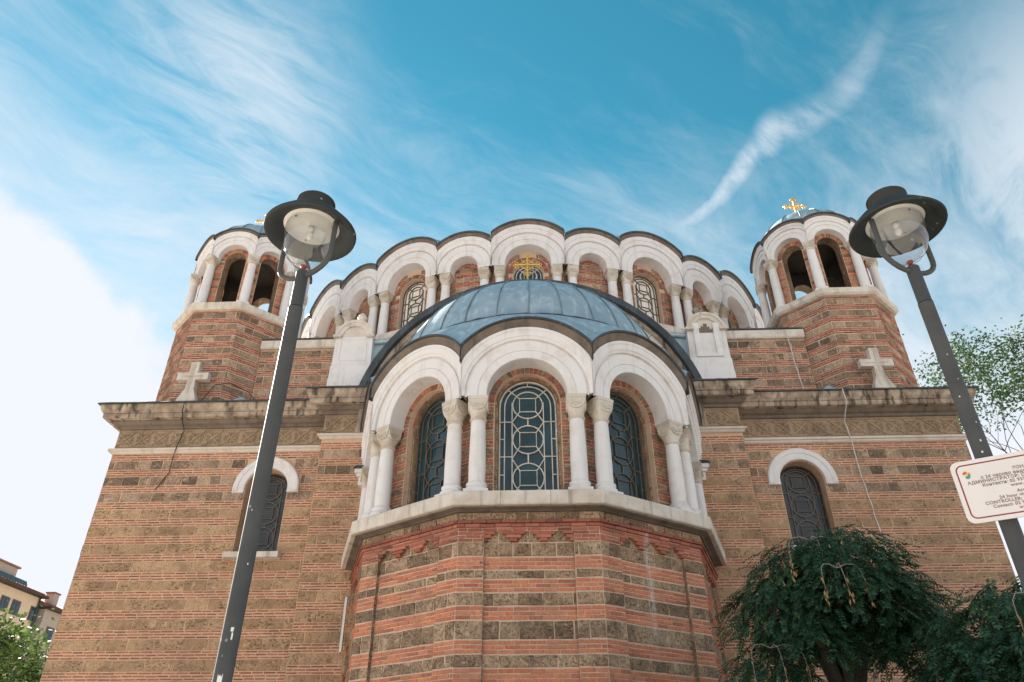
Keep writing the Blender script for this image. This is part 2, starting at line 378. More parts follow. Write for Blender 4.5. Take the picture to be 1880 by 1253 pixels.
class Fr:
    """a wall plane: u along the wall, d out of it, z up"""
    def __init__(s, cx, cy, az, ap, half=None):
        s.cx, s.cy, s.az, s.ap, s.half = cx, cy, az, ap, half
        s.n = (sin(az), -cos(az)); s.t = (cos(az), sin(az))
    def P(s, u, d, z):
        return (s.cx+s.n[0]*(s.ap+d)+s.t[0]*u, s.cy+s.n[1]*(s.ap+d)+s.t[1]*u, z)
    def hw(s, d=0.0): return (s.ap+d)*tan(s.half)

# ------------------------------------------------------------------ ground
g = MB(); g.add([(-400, -300, 0), (400, -300, 0), (400, 500, 0), (-400, 500, 0)], [(0, 1, 2, 3)])
tag(g.build('ground', 'paving'), kind='structure')

# ------------------------------------------------------------------ the church
CH = empty('church', (0, 0, 0))
tag(CH, 'striped brick and stone church with white arcades, lead domes and corner bell turrets', 'church')

PIECES = []      # (kind, material, frame, 4 corners (u,z), d0, d1, chamfer, parent)
def rect(kind, mat, fr, u0, u1, z0, z1, d0, d1, ch, parent):
    if u1-u0 < .03 or z1-z0 < .012: return
    q = ((u0, z0), (u1, z0), (u1, z1), (u0, z1))
    if kind == 'brick':
        j = random.uniform(-.0035, .0035); q = tuple((a+random.uniform(-.003, .003), b+j+random.uniform(-.0015, .0015)) for a, b in q)
    if kind == 'stone_block':
        j = min(.013, (u1-u0)*.06); q = tuple((a+random.uniform(-j, j), b+random.uniform(-.006, .006)) for a, b in q)
    PIECES.append((kind, mat, fr, q, d0, d1, ch, parent))
def cut(iv, holes, z0, z1):
    for h in holes:
        w = max(h(z0), h(z1), h((z0+z1)/2), key=lambda t: (t[1]-t[0]) if t else -1)
        if not w: continue
        out = []
        for a, b in iv:
            if w[1] <= a or w[0] >= b: out.append((a, b)); continue
            if w[0] > a: out.append((a, w[0]))
            if w[1] < b: out.append((w[1], b))
        iv = out
    return iv
def course(kind, mat, fr, u0, u1, z0, z1, ln, gap, d0, d1, ch, parent, holes=(), shift=0.0, jl=.04, jd=.004):
    for a, b in cut([(u0, u1)], holes, z0, z1):
        u = a-(shift % 1.0)*ln
        while u < b-.02:
            l = ln*(1+random.uniform(-jl, jl)); e = u+l
            x0, x1 = max(u, a), min(e, b)
            if b-x1 < .05: x1 = b; e = b+gap
            if x1-x0 > .035:
                rect(kind, mat, fr, x0+gap/2, x1-gap/2, z0+random.uniform(0, .002), z1-random.uniform(0, .002), d0, d1+random.uniform(-jd, jd), ch, parent)
            u = e
def arched_hole(uc, w, zb, zs):
    def h(z):
        if z < zb: return None
        if z <= zs: return (uc-w, uc+w)
        if z < zs+w: q = sqrt(max(0, w*w-(z-zs)**2)); return (uc-q, uc+q)
        return None
    return h
def voussoirs(kind, mats, fr, uc, zc, r0, r1, n, d0, d1, ch, parent, gap=.012):
    for i in range(n):
        a0, a1 = pi*i/n, pi*(i+1)/n; g0 = gap/2/r0; g1 = gap/2/r1
        q = [(uc+r0*cos(a0+g0), zc+r0*sin(a0+g0)), (uc+r1*cos(a0+g1), zc+r1*sin(a0+g1)), (uc+r1*cos(a1-g1), zc+r1*sin(a1-g1)), (uc+r0*cos(a1-g0), zc+r0*sin(a1-g0))]
        PIECES.append((kind, random.choice(mats), fr, tuple(q), d0, d1+random.uniform(-.003, .003), ch, parent))
def piece_corners(p):
    kind, mat, fr, q, d0, d1, ch, par = p
    cu = sum(a for a, _ in q)/4; cz = sum(b for _, b in q)/4
    inn = []
    for a, b in q:
        l = hypot(a-cu, b-cz); k = min(.4, ch*1.3/max(l, .02))
        du = min(ch, abs(a-cu)*.6); dz = min(ch, abs(b-cz)*.6)
        inn.append((a-math.copysign(du, a-cu), b-math.copysign(dz, b-cz)))
    return cu, cz, inn
def flush_pieces():
    groups = {}
    for p in PIECES:
        kind, mat, fr, q, d0, d1, ch, par = p
        pr = [project(fr.P(a, d1, b)) for a, b in q]
        s = 0
        if all(pr):
            A = sum(pr[i][0]*pr[(i+1) % 4][1]-pr[(i+1) % 4][0]*pr[i][1] for i in range(4))/2
            mx = sum(x for x, _ in pr)/4; my = sum(y for _, y in pr)/4
            if 0 < mx < 1880 and 0 < my < 1253: s = -A
        groups.setdefault(kind, []).append((s, p))
    cache = {}
    for kind, lst in groups.items():
        lst.sort(key=lambda t: -t[0])
        rest = MB(); mats = []
        for k, (s, p) in enumerate(lst):
            _, mat, fr, q, d0, d1, ch, par = p
            cu, cz, inn = piece_corners(p)
            if k < 300 and s > 0:
                key = (kind, mat, round(d1-d0, 3), tuple((round(a-cu, 2), round(b-cz, 3)) for a, b in q))
                me = cache.get(key)
                if me is None:
                    b = MB()
                    vs = [(a-cu, 0, z-cz) for a, z in q]+[(a-cu, -(d1-d0), z-cz) for a, z in inn]
                    b.add(vs, [(4, 5, 6, 7), (0, 1, 5, 4), (1, 2, 6, 5), (2, 3, 7, 6), (3, 0, 4, 7)])
                    me = cache[key] = b.mesh(kind, [mat])
                obj(kind, me, par, fr.P(cu, d0, cz), fr.az)
            else:
                if mat not in mats: mats.append(mat)
                vs = [fr.P(a, d0, z) for a, z in q]+[fr.P(a, d1, z) for a, z in inn]
                rest.add(vs, [(4, 5, 6, 7), (0, 1, 5, 4), (1, 2, 6, 5), (2, 3, 7, 6), (3, 0, 4, 7)], mats.index(mat))
        if rest.f:
            o = rest.build({'brick': 'brickwork', 'stone_block': 'stonework'}.get(kind, kind), mats, CH); o['kind'] = 'stuff'

def arch_mesh(mb, fr, zc, prof, seg=28, leg=None, mat=0, clip=True, th0=0.0):
    """sweep a moulding profile [(r, d)] round a half circle; cut it at the corner planes of the polygon"""
    rows = []
    ths = [th0+(pi-2*th0)*i/seg for i in range(seg+1)]
    if leg is not None: rows.append([('leg', 0.0)])
    out = []
    def row(th, z_override=None):
        r_ = []
        for r, d in prof:
            rr = r; c = abs(cos(th))
            if clip and c > 1e-6: rr = min(r, (fr.hw(d)-.0015)/c)
            u = rr*cos(th); z = zc+rr*sin(th)
            if z_override is not None: z = z_override
            r_.append(fr.P(u, d, z))
        return r_
    if leg is not None: out.append(row(0.0, leg))
    out += [row(t) for t in ths]
    if leg is not None: out.append(row(pi, leg))
    mb.grid(out, mat, False)
def arched_panel(mb, fr, u0, u1, z0, z1, uc, w, zs, zb, thick, mat=0, rmat=None, seg=16, d=0.0, clipu=False):
    """flat wall with a round-headed opening and its reveal"""
    rmat = mat if rmat is None else rmat
    P = fr.P
    def U(u, dd):
        return max(-fr.hw(dd)+.001, min(fr.hw(dd)-.001, u)) if clipu else u
    A = [(uc+w*cos(pi*i/seg), zs+w*sin(pi*i/seg)) for i in range(seg+1)]       # right to left
    top = [(u1+(u0-u1)*i/seg, z1) for i in range(seg+1)]
    mb.grid([[P(U(a, d), d, z) for a, z in A], [P(U(a, d), d, z) for a, z in top]], mat)
    # right and left strips
    mb.add([P(uc+w, d, zb), P(U(u1, d), d, zb), P(U(u1, d), d, z1), P(uc+w, d, zs)], [(0, 1, 2, 3)], mat)
    mb.add([P(U(u0, d), d, zb), P(uc-w, d, zb), P(uc-w, d, zs), P(U(u0, d), d, z1)], [(0, 1, 2, 3)], mat)
    if zb > z0+1e-4:
        mb.add([P(U(u0, d), d, z0), P(U(u1, d), d, z0), P(U(u1, d), d, zb), P(U(u0, d), d, zb)], [(0, 1, 2, 3)], mat)
    path = [(uc+w, zb)]+A+[(uc-w, zb)]
    mb.grid([[P(a, d, z) for a, z in path], [P(a, d-thick, z) for a, z in path]], rmat)
    mb.add([P(uc-w, d, zb), P(uc+w, d, zb), P(uc+w, d-thick, zb), P(uc-w, d-thick, zb)], [(0, 1, 2, 3)], rmat)

def bar(mb, fr, pts, w, d0, d1, closed=False, mat=0):
    """flat bar following a polyline in the wall plane"""
    n = len(pts); L_, R_ = [], []
    for i, (u, z) in enumerate(pts):
        if closed: a, b = pts[i-1], pts[(i+1) % n]
        else: a, b = pts[max(i-1, 0)], pts[min(i+1, n-1)]
        tx, tz = b[0]-a[0], b[1]-a[1]; l = hypot(tx, tz) or 1
        nx, nz = -tz/l*w/2, tx/l*w/2
        L_.append((u+nx, z+nz)); R_.append((u-nx, z-nz))
    rows = []
    for i in list(range(n))+([0] if closed else []):
        rows.append([fr.P(*(L_[i][0], d0, L_[i][1])), fr.P(L_[i][0], d1, L_[i][1]), fr.P(R_[i][0], d1, R_[i][1]), fr.P(R_[i][0], d0, R_[i][1])])
    mb.grid(rows, mat, False)
def circ(uc, zc, r, n=24, a0=0, a1=2*pi, end=False):
    m = n+1 if end else n
    return [(uc+r*cos(a0+(a1-a0)*i/n), zc+r*sin(a0+(a1-a0)*i/n)) for i in range(m)]
def arch_line(uc, w, zb, zs, n=16):
    return [(uc+w, zb)]+circ(uc, zs, w, n, 0, pi, True)+[(uc-w, zb)]
def window(fr, uc, w, zb, zs, d, bars, glass, bw=.022, rich=True, parent=CH):
    """round-headed leaded window: panes are one glazed sheet with square lights set in the leads"""
    H = zs+w-zb
    m = MB()
    A = circ(uc, zs, w, 16, 0, pi, True); Bt = [(uc+w-2*w*i/16, zb) for i in range(17)]
    m.grid([[fr.P(a, d, z) for a, z in A], [fr.P(a, d, z) for a, z in Bt]])
    o = m.build('window', glass, parent)
    b = MB(); e0, e1 = d-.004, d+.03
    bar(b, fr, arch_line(uc, w-.012, zb, zs), .03, e0, e1+.01)
    i1, i2 = w*.19, w*.45
    if rich:
        bar(b, fr, arch_line(uc, w-i1, zb, zs), bw, e0, e1)
        r = w*.525; sq = w*.285
        cs = [zb+H*f for f in (.215, .515, .80)]
        for s in (-1, 1):
            bar(b, fr, [(uc+s*(w-i2), zb), (uc+s*(w-i2), cs[2]+r*.2)], bw, e0, e1-.001)
            for f in (.10, .24, .38, .52, .66):
                z = zb+H*f; bar(b, fr, [(uc+s*(w-.02), z), (uc+s*(w-(i2 if f in (.38, .66) else i1)), z)], bw*.9, e0, e1-.003)
            for a in (pi/4,):
                bar(b, fr, [(uc+s*cos(a)*(w-.02), zs+sin(a)*(w-.02)), (uc+s*(sq), cs[2]+sq*.9)], bw*.9, e0, e1-.003)
        bar(b, fr, [(uc, zs+w-.02), (uc, zs+w-i1)], bw*.9, e0, e1-.003)
        for f in (.035, .085): bar(b, fr, [(uc-w, zb+H*f), (uc+w, zb+H*f)], bw*.9, e0, e1-.002)
        for k, c in enumerate(cs):
            bar(b, fr, circ(uc, c, r, 22), bw, e0, e1+.002, True)
            bar(b, fr, [(uc-sq, c-sq*.92), (uc+sq, c-sq*.92), (uc+sq, c+sq*.92), (uc-sq, c+sq*.92)], bw, e0, e1+.004, True)
            p = MB(); q = sq-.004
            p.add([fr.P(uc-q, d+.006, c-q*.92), fr.P(uc+q, d+.009, c-q*.92), fr.P(uc+q, d+.010, c+q*.92), fr.P(uc-q, d+.007, c+q*.92)], [(0, 1, 2, 3)])
            p.build('pane', glass, o)
            if k < 2:
                z0, z1 = c+r*.72, cs[k+1]-r*.72
                bar(b, fr, [(uc, c+r), (uc, cs[k+1]-r)], bw*1.2, e0, e1-.002)
                for s in (-1, 1):
                    bar(b, fr, [(uc+s*sq, c+sq*.92), (uc+s*(w-i2), (c+cs[k+1])/2), (uc+s*sq, cs[k+1]-sq*.92)], bw*.9, e0, e1-.004)
            if k == 0:
                for s in (-1, 1): bar(b, fr, [(uc+s*sq, c-sq*.92), (uc+s*(w-i2), zb+H*.085)], bw*.9, e0, e1-.004)
    else:
        n = max(2, int(H/(w*.95)))
        r = w*.62
        for k in range(n):
            c = zb+r*1.05+k*(H-2.1*r)/max(1, n-1)
            bar(b, fr, circ(uc, c, r, 16), bw, e0, e1, True)
            for s in (-1, 1): bar(b, fr, [(uc+s*r, c), (uc+s*w, c)], bw, e0, e1-.002)
            sq = r*.5; bar(b, fr, [(uc-sq, c-sq), (uc+sq, c-sq), (uc+sq, c+sq), (uc-sq, c+sq)], bw, e0, e1+.002, True)
    b.build('glazing_bars', bars, o)
    return o

# --- columns
COLS = {}
def column_meshes(key, r, h, capw, caph, basew, baseh):
    if key in COLS: return COLS[key]
    sh = MB(); z0, z1 = baseh, h-caph
    sh.lathe([(r*1.02, z0-.002), (r*1.03, z0+(z1-z0)*.3), (r*.97, z0+(z1-z0)*.7), (r*.90, z1+.002)], 20)
    b = MB(); pl = baseh*.36
    b.box((0, 0, pl/2), (basew, basew, pl))
    hb = baseh-pl
    b.lathe([(basew*.49, pl), (basew*.50, pl+hb*.12), (basew*.49, pl+hb*.26), (r*1.28, pl+hb*.34), (r*1.18, pl+hb*.46), (r*1.20, pl+hb*.56), (r*1.30, pl+hb*.66), (r*1.26, pl+hb*.80), (r*1.08, pl+hb*.9), (r*1.02, baseh)], 20)
    c = MB(); rt = r*.92; hw = capw/2; ab = caph*.14
    c.lathe([(rt, 0), (rt*1.16, caph*.04), (rt*1.18, caph*.09), (rt*1.02, caph*.13)], 20)
    rows = []
    for i in range(7):
        f = i/6; z = caph*.12+(caph*.62)*f; row = []
        k = sin(f*pi/2)**1.4
        for j in range(24):
            a = 2*pi*(j+.5)/24; ca, sa = cos(a), sin(a)
            q = hw*.93/max(abs(ca), abs(sa)); q = min(q, hw*1.17)
            rr = rt*1.02*(1-k)+q*k
            row.append((rr*ca, rr*sa, z))
        rows.append(row)
    c.grid(rows, 0, False, True)
    c.box((0, 0, caph*.74+caph*.06), (capw*.95, capw*.95, caph*.13))
    c.box((0, 0, caph-ab/2), (capw, capw, ab))
    # carved lunette on every side
    for q in range(4):
        f = Fr(0, 0, q*pi/2, hw*.93)
        rad = hw*.80; zc = caph*.74
        bar(c, f, circ(0, zc, rad, 10, pi, 2*pi, True), caph*.05, -.02, .012)
        for s in (-.42, 0, .42):
            bar(c, f, circ(s*rad, zc-rad*(.42 if s == 0 else .30), rad*.20, 8), caph*.035, -.03, .012, True)
        bar(c, f, [(-rad*.55, zc-rad*.12), (0, zc-rad*.2), (rad*.55, zc-rad*.12)], caph*.035, -.03, .010)
    res = COLS[key] = (sh.mesh('column', ['marble_column']), b.mesh('base', ['marble_column']), c.mesh('capital', ['marble_capital']), h-caph)
    return res
def column(key, loc, rz, r, h, capw, caph, basew, baseh):
    s, b, c, zc = column_meshes(key, r, h, capw, caph, basew, baseh)
    o = obj('column', s, CH, loc, rz)
    obj('base', b, o); obj('capital', c, o, (0, 0, zc))
    return o

def cornice(fr, u0, u1, prof, mat, name, m0=False, m1=False, parent=CH, seg=1, wav=0.0):
    """extrude a [(d, z)] profile; m0 / m1 mitre the ends round an outside corner"""
    mb = MB(); rows = []
    for i in range(seg+1):
        f = i/seg; row = []
        for d, z in prof:
            a = u0-(d if m0 else 0); b = u1+(d if m1 else 0)
            row.append(fr.P(a+(b-a)*f, d, z+(random.uniform(-wav, wav) if wav else 0)))
        rows.append(row)
    mb.grid(rows)
    n = len(prof); mb.add(rows[0], [tuple(range(n))]); mb.add(rows[-1], [tuple(range(n))])
    return mb.build(name, mat, parent)

# ---------------- apse
ACX, ACY = 0.0, 16.55
AZS = [radians(a) for a in (0, -36, 36, -72, 72)]
H18 = radians(18)
BRK = [(5.19, 4.98), (4.81, 4.60), (4.36, 4.14), (3.82, 3.61), (3.39, 3.17), (2.96, 2.75), (2.53, 2.32)]
STN = [(5.45, 5.205), (4.965, 4.825), (4.585, 4.375), (4.125, 3.835), (3.595, 3.405), (3.155, 2.975), (2.735, 2.545)]
for az in AZS:
    fr = Fr(ACX, ACY, az, 3.9, H18); P = fr.P
    w = MB(); rows = []
    for z in (0.0, 5.64):
        rows.append([P(-fr.hw(-.012), -.012, z), P(-.80, -.012, z), P(-.80, -.085, z), P(.80, -.085, z), P(.80, -.012, z), P(fr.hw(-.012), -.012, z)])
    w.grid(rows); w.m[1] = w.m[3] = 1  # jamb faces get the darker stone in place of their shade
    w.add([P(-fr.hw(-.012), -.012, 5.64), P(fr.hw(-.012), -.012, 5.64), P(fr.hw(-.012), -.012, 6.15), P(-fr.hw(-.012), -.012, 6.15)], [(0, 1, 2, 3)])
    w.add([P(-.8, -.012, 5.64), P(.8, -.012, 5.64), P(.8, -.085, 5.64), P(-.8, -.085, 5.64)], [(0, 1, 2, 3)])
    wall = w.build('apse_wall', ['mortar_pale', 'tufa_dark'], CH)
    hwf = fr.hw(0)-.004
    course('stone_block', 'tufa_dark', fr, -fr.hw(.015), fr.hw(.015), 5.842, 5.985, .50, .016, -.014, .012, .008, wall, shift=random.random(), jl=.2)
    course('brick', 'brick_dark', fr, -fr.hw(.06), fr.hw(.06), 5.775, 5.838, .27, .006, -.014, .058, .004, wall, shift=random.random())
    course('brick', 'brick_red', fr, -fr.hw(.035), fr.hw(.035), 5.708, 5.771, .27, .006, -.014, .034, .004, wall, shift=random.random())
    course('brick', 'brick_red', fr, -hwf, hwf, 5.645, 5.700, .27, .012, -.014, 0, .004, wall, shift=random.random())
    for t, (z0, bw) in enumerate(((5.585, .40), (5.522, .27), (5.46, .14))):
        for a, b in ((-hwf, -.80), (.80, hwf)):
            course('brick', 'brick_red', fr, a, b, z0, z0+.055, .27, .012, -.014, 0, .004, wall, shift=.5*(t % 2))
        for uc in (-.8, -.267, .267, .8):
            a, b = max(-.8, uc-bw/2), min(.8, uc+bw/2)
            rect('brick', 'brick_red', fr, a, b, z0-.004, z0+.058, -.085, random.uniform(-.004, .003), .004, wall)
    for z1, z0 in BRK:
        n = 3; ph = (z1-z0)/n
        for k in range(n):
            za = z0+k*ph+.006; zb = z0+(k+1)*ph-.006
            for a, b, dd in ((-hwf, -.80, -.012), (.80, hwf, -.012), (-.80, .80, -.085)):
                course('brick', 'brick_orange', fr, a, b, za, zb, .262, .014, dd-.002, dd+.012, .004, wall, shift=.5*(k % 2)+.03*random.random())
    for z1, z0 in STN:
        for a, b, dd in ((-hwf, -.80, -.012), (.80, hwf, -.012), (-.80, .80, -.085)):
            course('stone_block', 'tufa_dark', fr, a, b, z0+.004, z1-.004, .46, .014, dd-.002, dd+.014, .008, wall, shift=random.random(), jl=.28)
    course('stone_block', 'tufa_dark', fr, -.80, .80, 5.458, 5.636, .5, .012, -.087, -.072, .006, wall, shift=.4, jl=.2)
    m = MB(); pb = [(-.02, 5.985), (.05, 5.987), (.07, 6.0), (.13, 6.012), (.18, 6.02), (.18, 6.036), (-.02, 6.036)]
    m.grid([[fr.P(fr.hw(d)*f, d, z) for d, z in pb] for f in (-1, 1)]); m.build('shade_bed_mould', 'stone_soffit', CH)  # added dark strip standing in for the shade under the sill
    # sill blocks
    fs = Fr(ACX, ACY, az, 3.9, H18)
    prof = [(-.05, 6.038), (.262, 6.040), (.272, 6.05), (.28, 6.062), (.28, 6.285), (.27, 6.30), (-.45, 6.31)]
    cuts = [-1.0, -.36, .30, 1.0] if abs(az) < .1 else [-1.0, -.30, .38, 1.0]
    for i in range(3):
        mb = MB(); rows = []
        for f, g_ in ((cuts[i], .003), (cuts[i+1], -.003)):
            rows.append([fs.P(fs.hw(d)*f+(g_ if abs(f) < 1 else 0), d, z) for d, z in prof])
        mb.grid(rows); mb.add(rows[0], [tuple(range(len(prof)))]); mb.add(rows[1], [tuple(range(len(prof)))])
        mb.build('sill_block', 'marble_sill', CH)
    # arcade: brick wall with the window, columns, arch, eaves
    fw = Fr(ACX, ACY, az, 3.52, H18); ZS = 8.42
    m = MB(); arched_panel(m, fw, -fw.hw(), fw.hw(), 6.25, 9.75, 0, .665, ZS, 6.30, .14, 0, None, 16)
    inner = m.build('arcade_wall', 'mortar_pale', CH)
    fi = Fr(ACX, ACY, az, 3.38, H18)
    m = MB(); arched_panel(m, fi, -.8, .8, 6.25, 9.4, 0, .60, ZS+.02, 6.30, .20, 0, None, 16)
    m.build('window_surround', 'tufa_dark', CH)
    hole = arched_hole(0, .675, 6.2, ZS)
    z = 6.31; k = 0
    while z < 9.0:
        if k % 4 < 3:
            course('brick', 'brick_brown', fw, -fw.hw(), fw.hw(), z+.005, z+.068, .25, .013, -.004, .010, .004, inner, [hole, arched_hole(0, .80, ZS, ZS)], shift=.5*(k % 2)); z += .073
        else:
            course('stone_block', 'tufa_dark', fw, -fw.hw(), fw.hw(), z+.005, z+.15, .40, .013, -.004, .012, .006, inner, [hole, arched_hole(0, .80, ZS, ZS)], shift=.3); z += .157
        k += 1
    voussoirs('brick', ['brick_brown', 'brick_dark', 'tufa_dark', 'tufa_dark'], fw, 0, ZS, .672, .815, 25, -.004, .016, .004, inner, .01)
    voussoirs('brick', ['brick_dark', 'tufa_dark'], fi, 0, ZS+.02, .605, .665, 17, -.004, .012, .004, inner, .01)
    window(fi, 0, .585, 6.30, ZS+.02, -.13, 'bars_pale' if abs(az) < .1 else 'bars_dark', 'glass_teal', .021)
    fa = Fr(ACX, ACY, az, 3.95, H18)
    for s in (-1, 1):
        p = Fr(ACX, ACY, az, 3.79).P(s*.965, 0, 6.30)
        column('apse', p, az, .158, 2.05, .40, .50, .46, .30)
    m = MB()
    prof = [(.80, -.43), (.80, -.012), (.815, 0), (.965, 0), (.968, -.016), (.985, -.016), (.990, .004), (1.19, .006), (1.195, -.03), (1.235, -.03), (1.245, .03), (1.30, .052), (1.30, .07), (1.42, .085), (1.425, .10), (1.49, .105), (1.50, .02), (1.50, -.43)]
    arch_mesh(m, fa, 8.42, prof, 40, 8.35)
    m.build('arch', 'marble_white', CH)
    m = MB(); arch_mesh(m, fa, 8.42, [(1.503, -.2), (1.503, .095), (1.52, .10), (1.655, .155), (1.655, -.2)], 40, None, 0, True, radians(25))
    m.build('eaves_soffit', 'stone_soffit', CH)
    m = MB(); arch_mesh(m, fa, 8.42, [(1.657, -.2), (1.657, .185), (1.665, .20), (1.70, .20), (1.705, .185), (1.705, -.2)], 40, None, 0, True, radians(25))
    m.build('eaves_edge', 'lead_dark', CH)

def lead_roof(name, cx, cy, faces, ap, half, zc, r, d, ring_r, ring_z, dome, seams, az_lim, nsub=10, seg=18, mat='lead', span=.99):
    """wavy lead skirt from the arched eaves up to a ring, then a dome; dome(t) -> (radius, z), t 0..1"""
    edge = []
    for az, hf, zc_, r_ in faces:
        fr = Fr(cx, cy, az, ap*cos(half)/cos(hf) if False else (ap if hf == half else ap), hf)
        lim = fr.hw(d); thv = math.acos(min(.999, lim/r_))
        for i in range(seg+1):
            th = pi-thv-(pi-2*thv)*i/seg
            u = r_*cos(th); z = zc_+r_*sin(th)
            u = max(-lim, min(lim, u))
            edge.append(fr.P(u, d, z))
    def azof(p): return atan2(p[0]-cx, -(p[1]-cy))
    edge.sort(key=azof)
    edge = [p for i, p in enumerate(edge) if i == 0 or azof(p)-azof(edge[i-1]) > 2e-3]
    mb = MB(); rows = []
    for p in edge:
        a = azof(p); r0 = hypot(p[0]-cx, p[1]-cy); row = [p]
        for k in range(1, nsub+1):
            f = k/nsub; rr = r0+(ring_r-r0)*f; e = f*f*(3-2*f)*.55+f*.45
            z = p[2]+(ring_z-p[2])*e
            row.append((cx+rr*sin(a), cy-rr*cos(a), z))
        for k in range(1, 17):
            rr, z = dome(k/16); row.append((cx+rr*sin(a), cy-rr*cos(a), z))
        rows.append(row)
    mb.grid(rows, 0, True)
    o = mb.build(name, mat, CH)
    # standing seams and the ring joint
    for a in seams:
        t = MB(); pts = []
        for k in range(0, 15):
            rr, z = dome(k/16); wob = random.uniform(-.004, .004)
            pts.append((cx+(rr+.012)*sin(a+wob), cy-(rr+.012)*cos(a+wob), z+.012))
        t.tube(pts, .016, 5); t.build('roof_seam', 'lead_seam', o)
    t = MB(); pts = []
    n = 60
    for k in range(n+1):
        a = -az_lim+2*az_lim*k/n; wob = random.uniform(-.012, .012)
        pts.append((cx+(ring_r+.02)*sin(a), cy-(ring_r+.02)*cos(a), ring_z+wob))
    t.tube(pts, .020, 5); t.build('ring_seam', 'lead_dark', o)
    return o
def sphere_dome(R, zc, rr, b=None):
    a0 = math.acos(min(1, rr/R)); b = b or R
    return lambda t: (R*cos(a0+(pi/2-a0)*t), zc+b*sin(a0+(pi/2-a0)*t))
AR, AB, AZC = 3.6, 3.2, 10.0; ring_r = 3.54; ring_z = AZC+AB*sqrt(1-(ring_r/AR)**2)
lead_roof('apse_dome', ACX, ACY, [(a, H18, 8.42, 1.70) for a in AZS], 3.95, H18, 8.42, 1.7, .195, ring_r, ring_z, sphere_dome(AR, AZC, ring_r, AB), [radians(a) for a in (-81, -69, -58, -46, -34, -23, -11, 1, 13, 25, 36, 47, 59, 71, 82)], radians(88))

# gable arch behind the half dome
fg = Fr(0, 16.42, 0, 0, None)
m = MB(); arch_mesh(m, fg, 9.4, [(0, -.02), (4.30, -.02), (4.30, .03), (4.42, .05), (4.42, -.2)], 48, None, 0, False)
m.build('gable_wall', 'stone_weathered', CH)
for i in range(26):
    a0, a1 = radians(8+164*i/26), radians(8+164*(i+1)/26)
    q = [(4.12*cos(a0+.003), 9.4+4.12*sin(a0+.003)), (4.29*cos(a0+.003), 9.4+4.29*sin(a0+.003)), (4.29*cos(a1-.003), 9.4+4.29*sin(a1-.003)), (4.12*cos(a1-.003), 9.4+4.12*sin(a1-.003))]
    mb = MB(); dd = .03+random.uniform(-.01, .015)
    mb.add([fg.P(u, -.02, z) for u, z in q]+[fg.P(u, dd, z) for u, z in q], [(4, 5, 6, 7), (0, 1, 5, 4), (1, 2, 6, 5), (2, 3, 7, 6), (3, 0, 4, 7)])
    mb.build('gable_stone', random.choice(['marble_sill', 'stone_weathered', 'marble_sill']), CH)
m = MB(); arch_mesh(m, fg, 9.4, [(4.425, -2.6), (4.425, .17), (4.44, .20), (4.60, .21), (4.62, .19), (4.62, -2.6)], 56, None, 0, False, radians(12))
m.build('gable_roof', 'lead_dark', CH)
m = MB(); arch_mesh(m, fg, 9.4, [(4.625, .16), (4.635, .15), (4.635, -2.6)], 56, None, 0, False, radians(12))
m.build('gable_roof_sheet', 'lead', CH)

# ---------------- wings and pilasters
WY, PY = 16.9, 16.5
def banded_wall(fr, u0, u1, ztop, zbot, parent, holes, stone_mat, brick_mat, period, sh, nb, bl, bh, gap, stone_len, d=-.006, ztop_rows=0, first='brick', relief=.010):
    z = ztop; k = 0
    while z > zbot:
        bp = (period-sh)/nb
        if first == 'brick' or k > 0:
            for i in range(nb):
                zc = z-bp*(i+.5)
                course('brick', brick_mat, fr, u0, u1, zc-bh/2, zc+bh/2, bl, gap, d-.002, d+relief*.8, .003, parent, holes, shift=.5*(i % 2)+.1*random.random(), jl=.12, jd=.002)
            z -= period-sh
        mat = stone_mat
        if ztop_rows and k < ztop_rows: mat = 'tufa_brown'
        course('stone_block', mat, fr, u0, u1, z-sh+.006, z-.006, stone_len if not (ztop_rows and k < ztop_rows) else stone_len*.5, .012, d-.002, d+relief, .007, parent, holes, shift=random.random(), jl=.3)
        z -= sh; k += 1
WX = 6.62
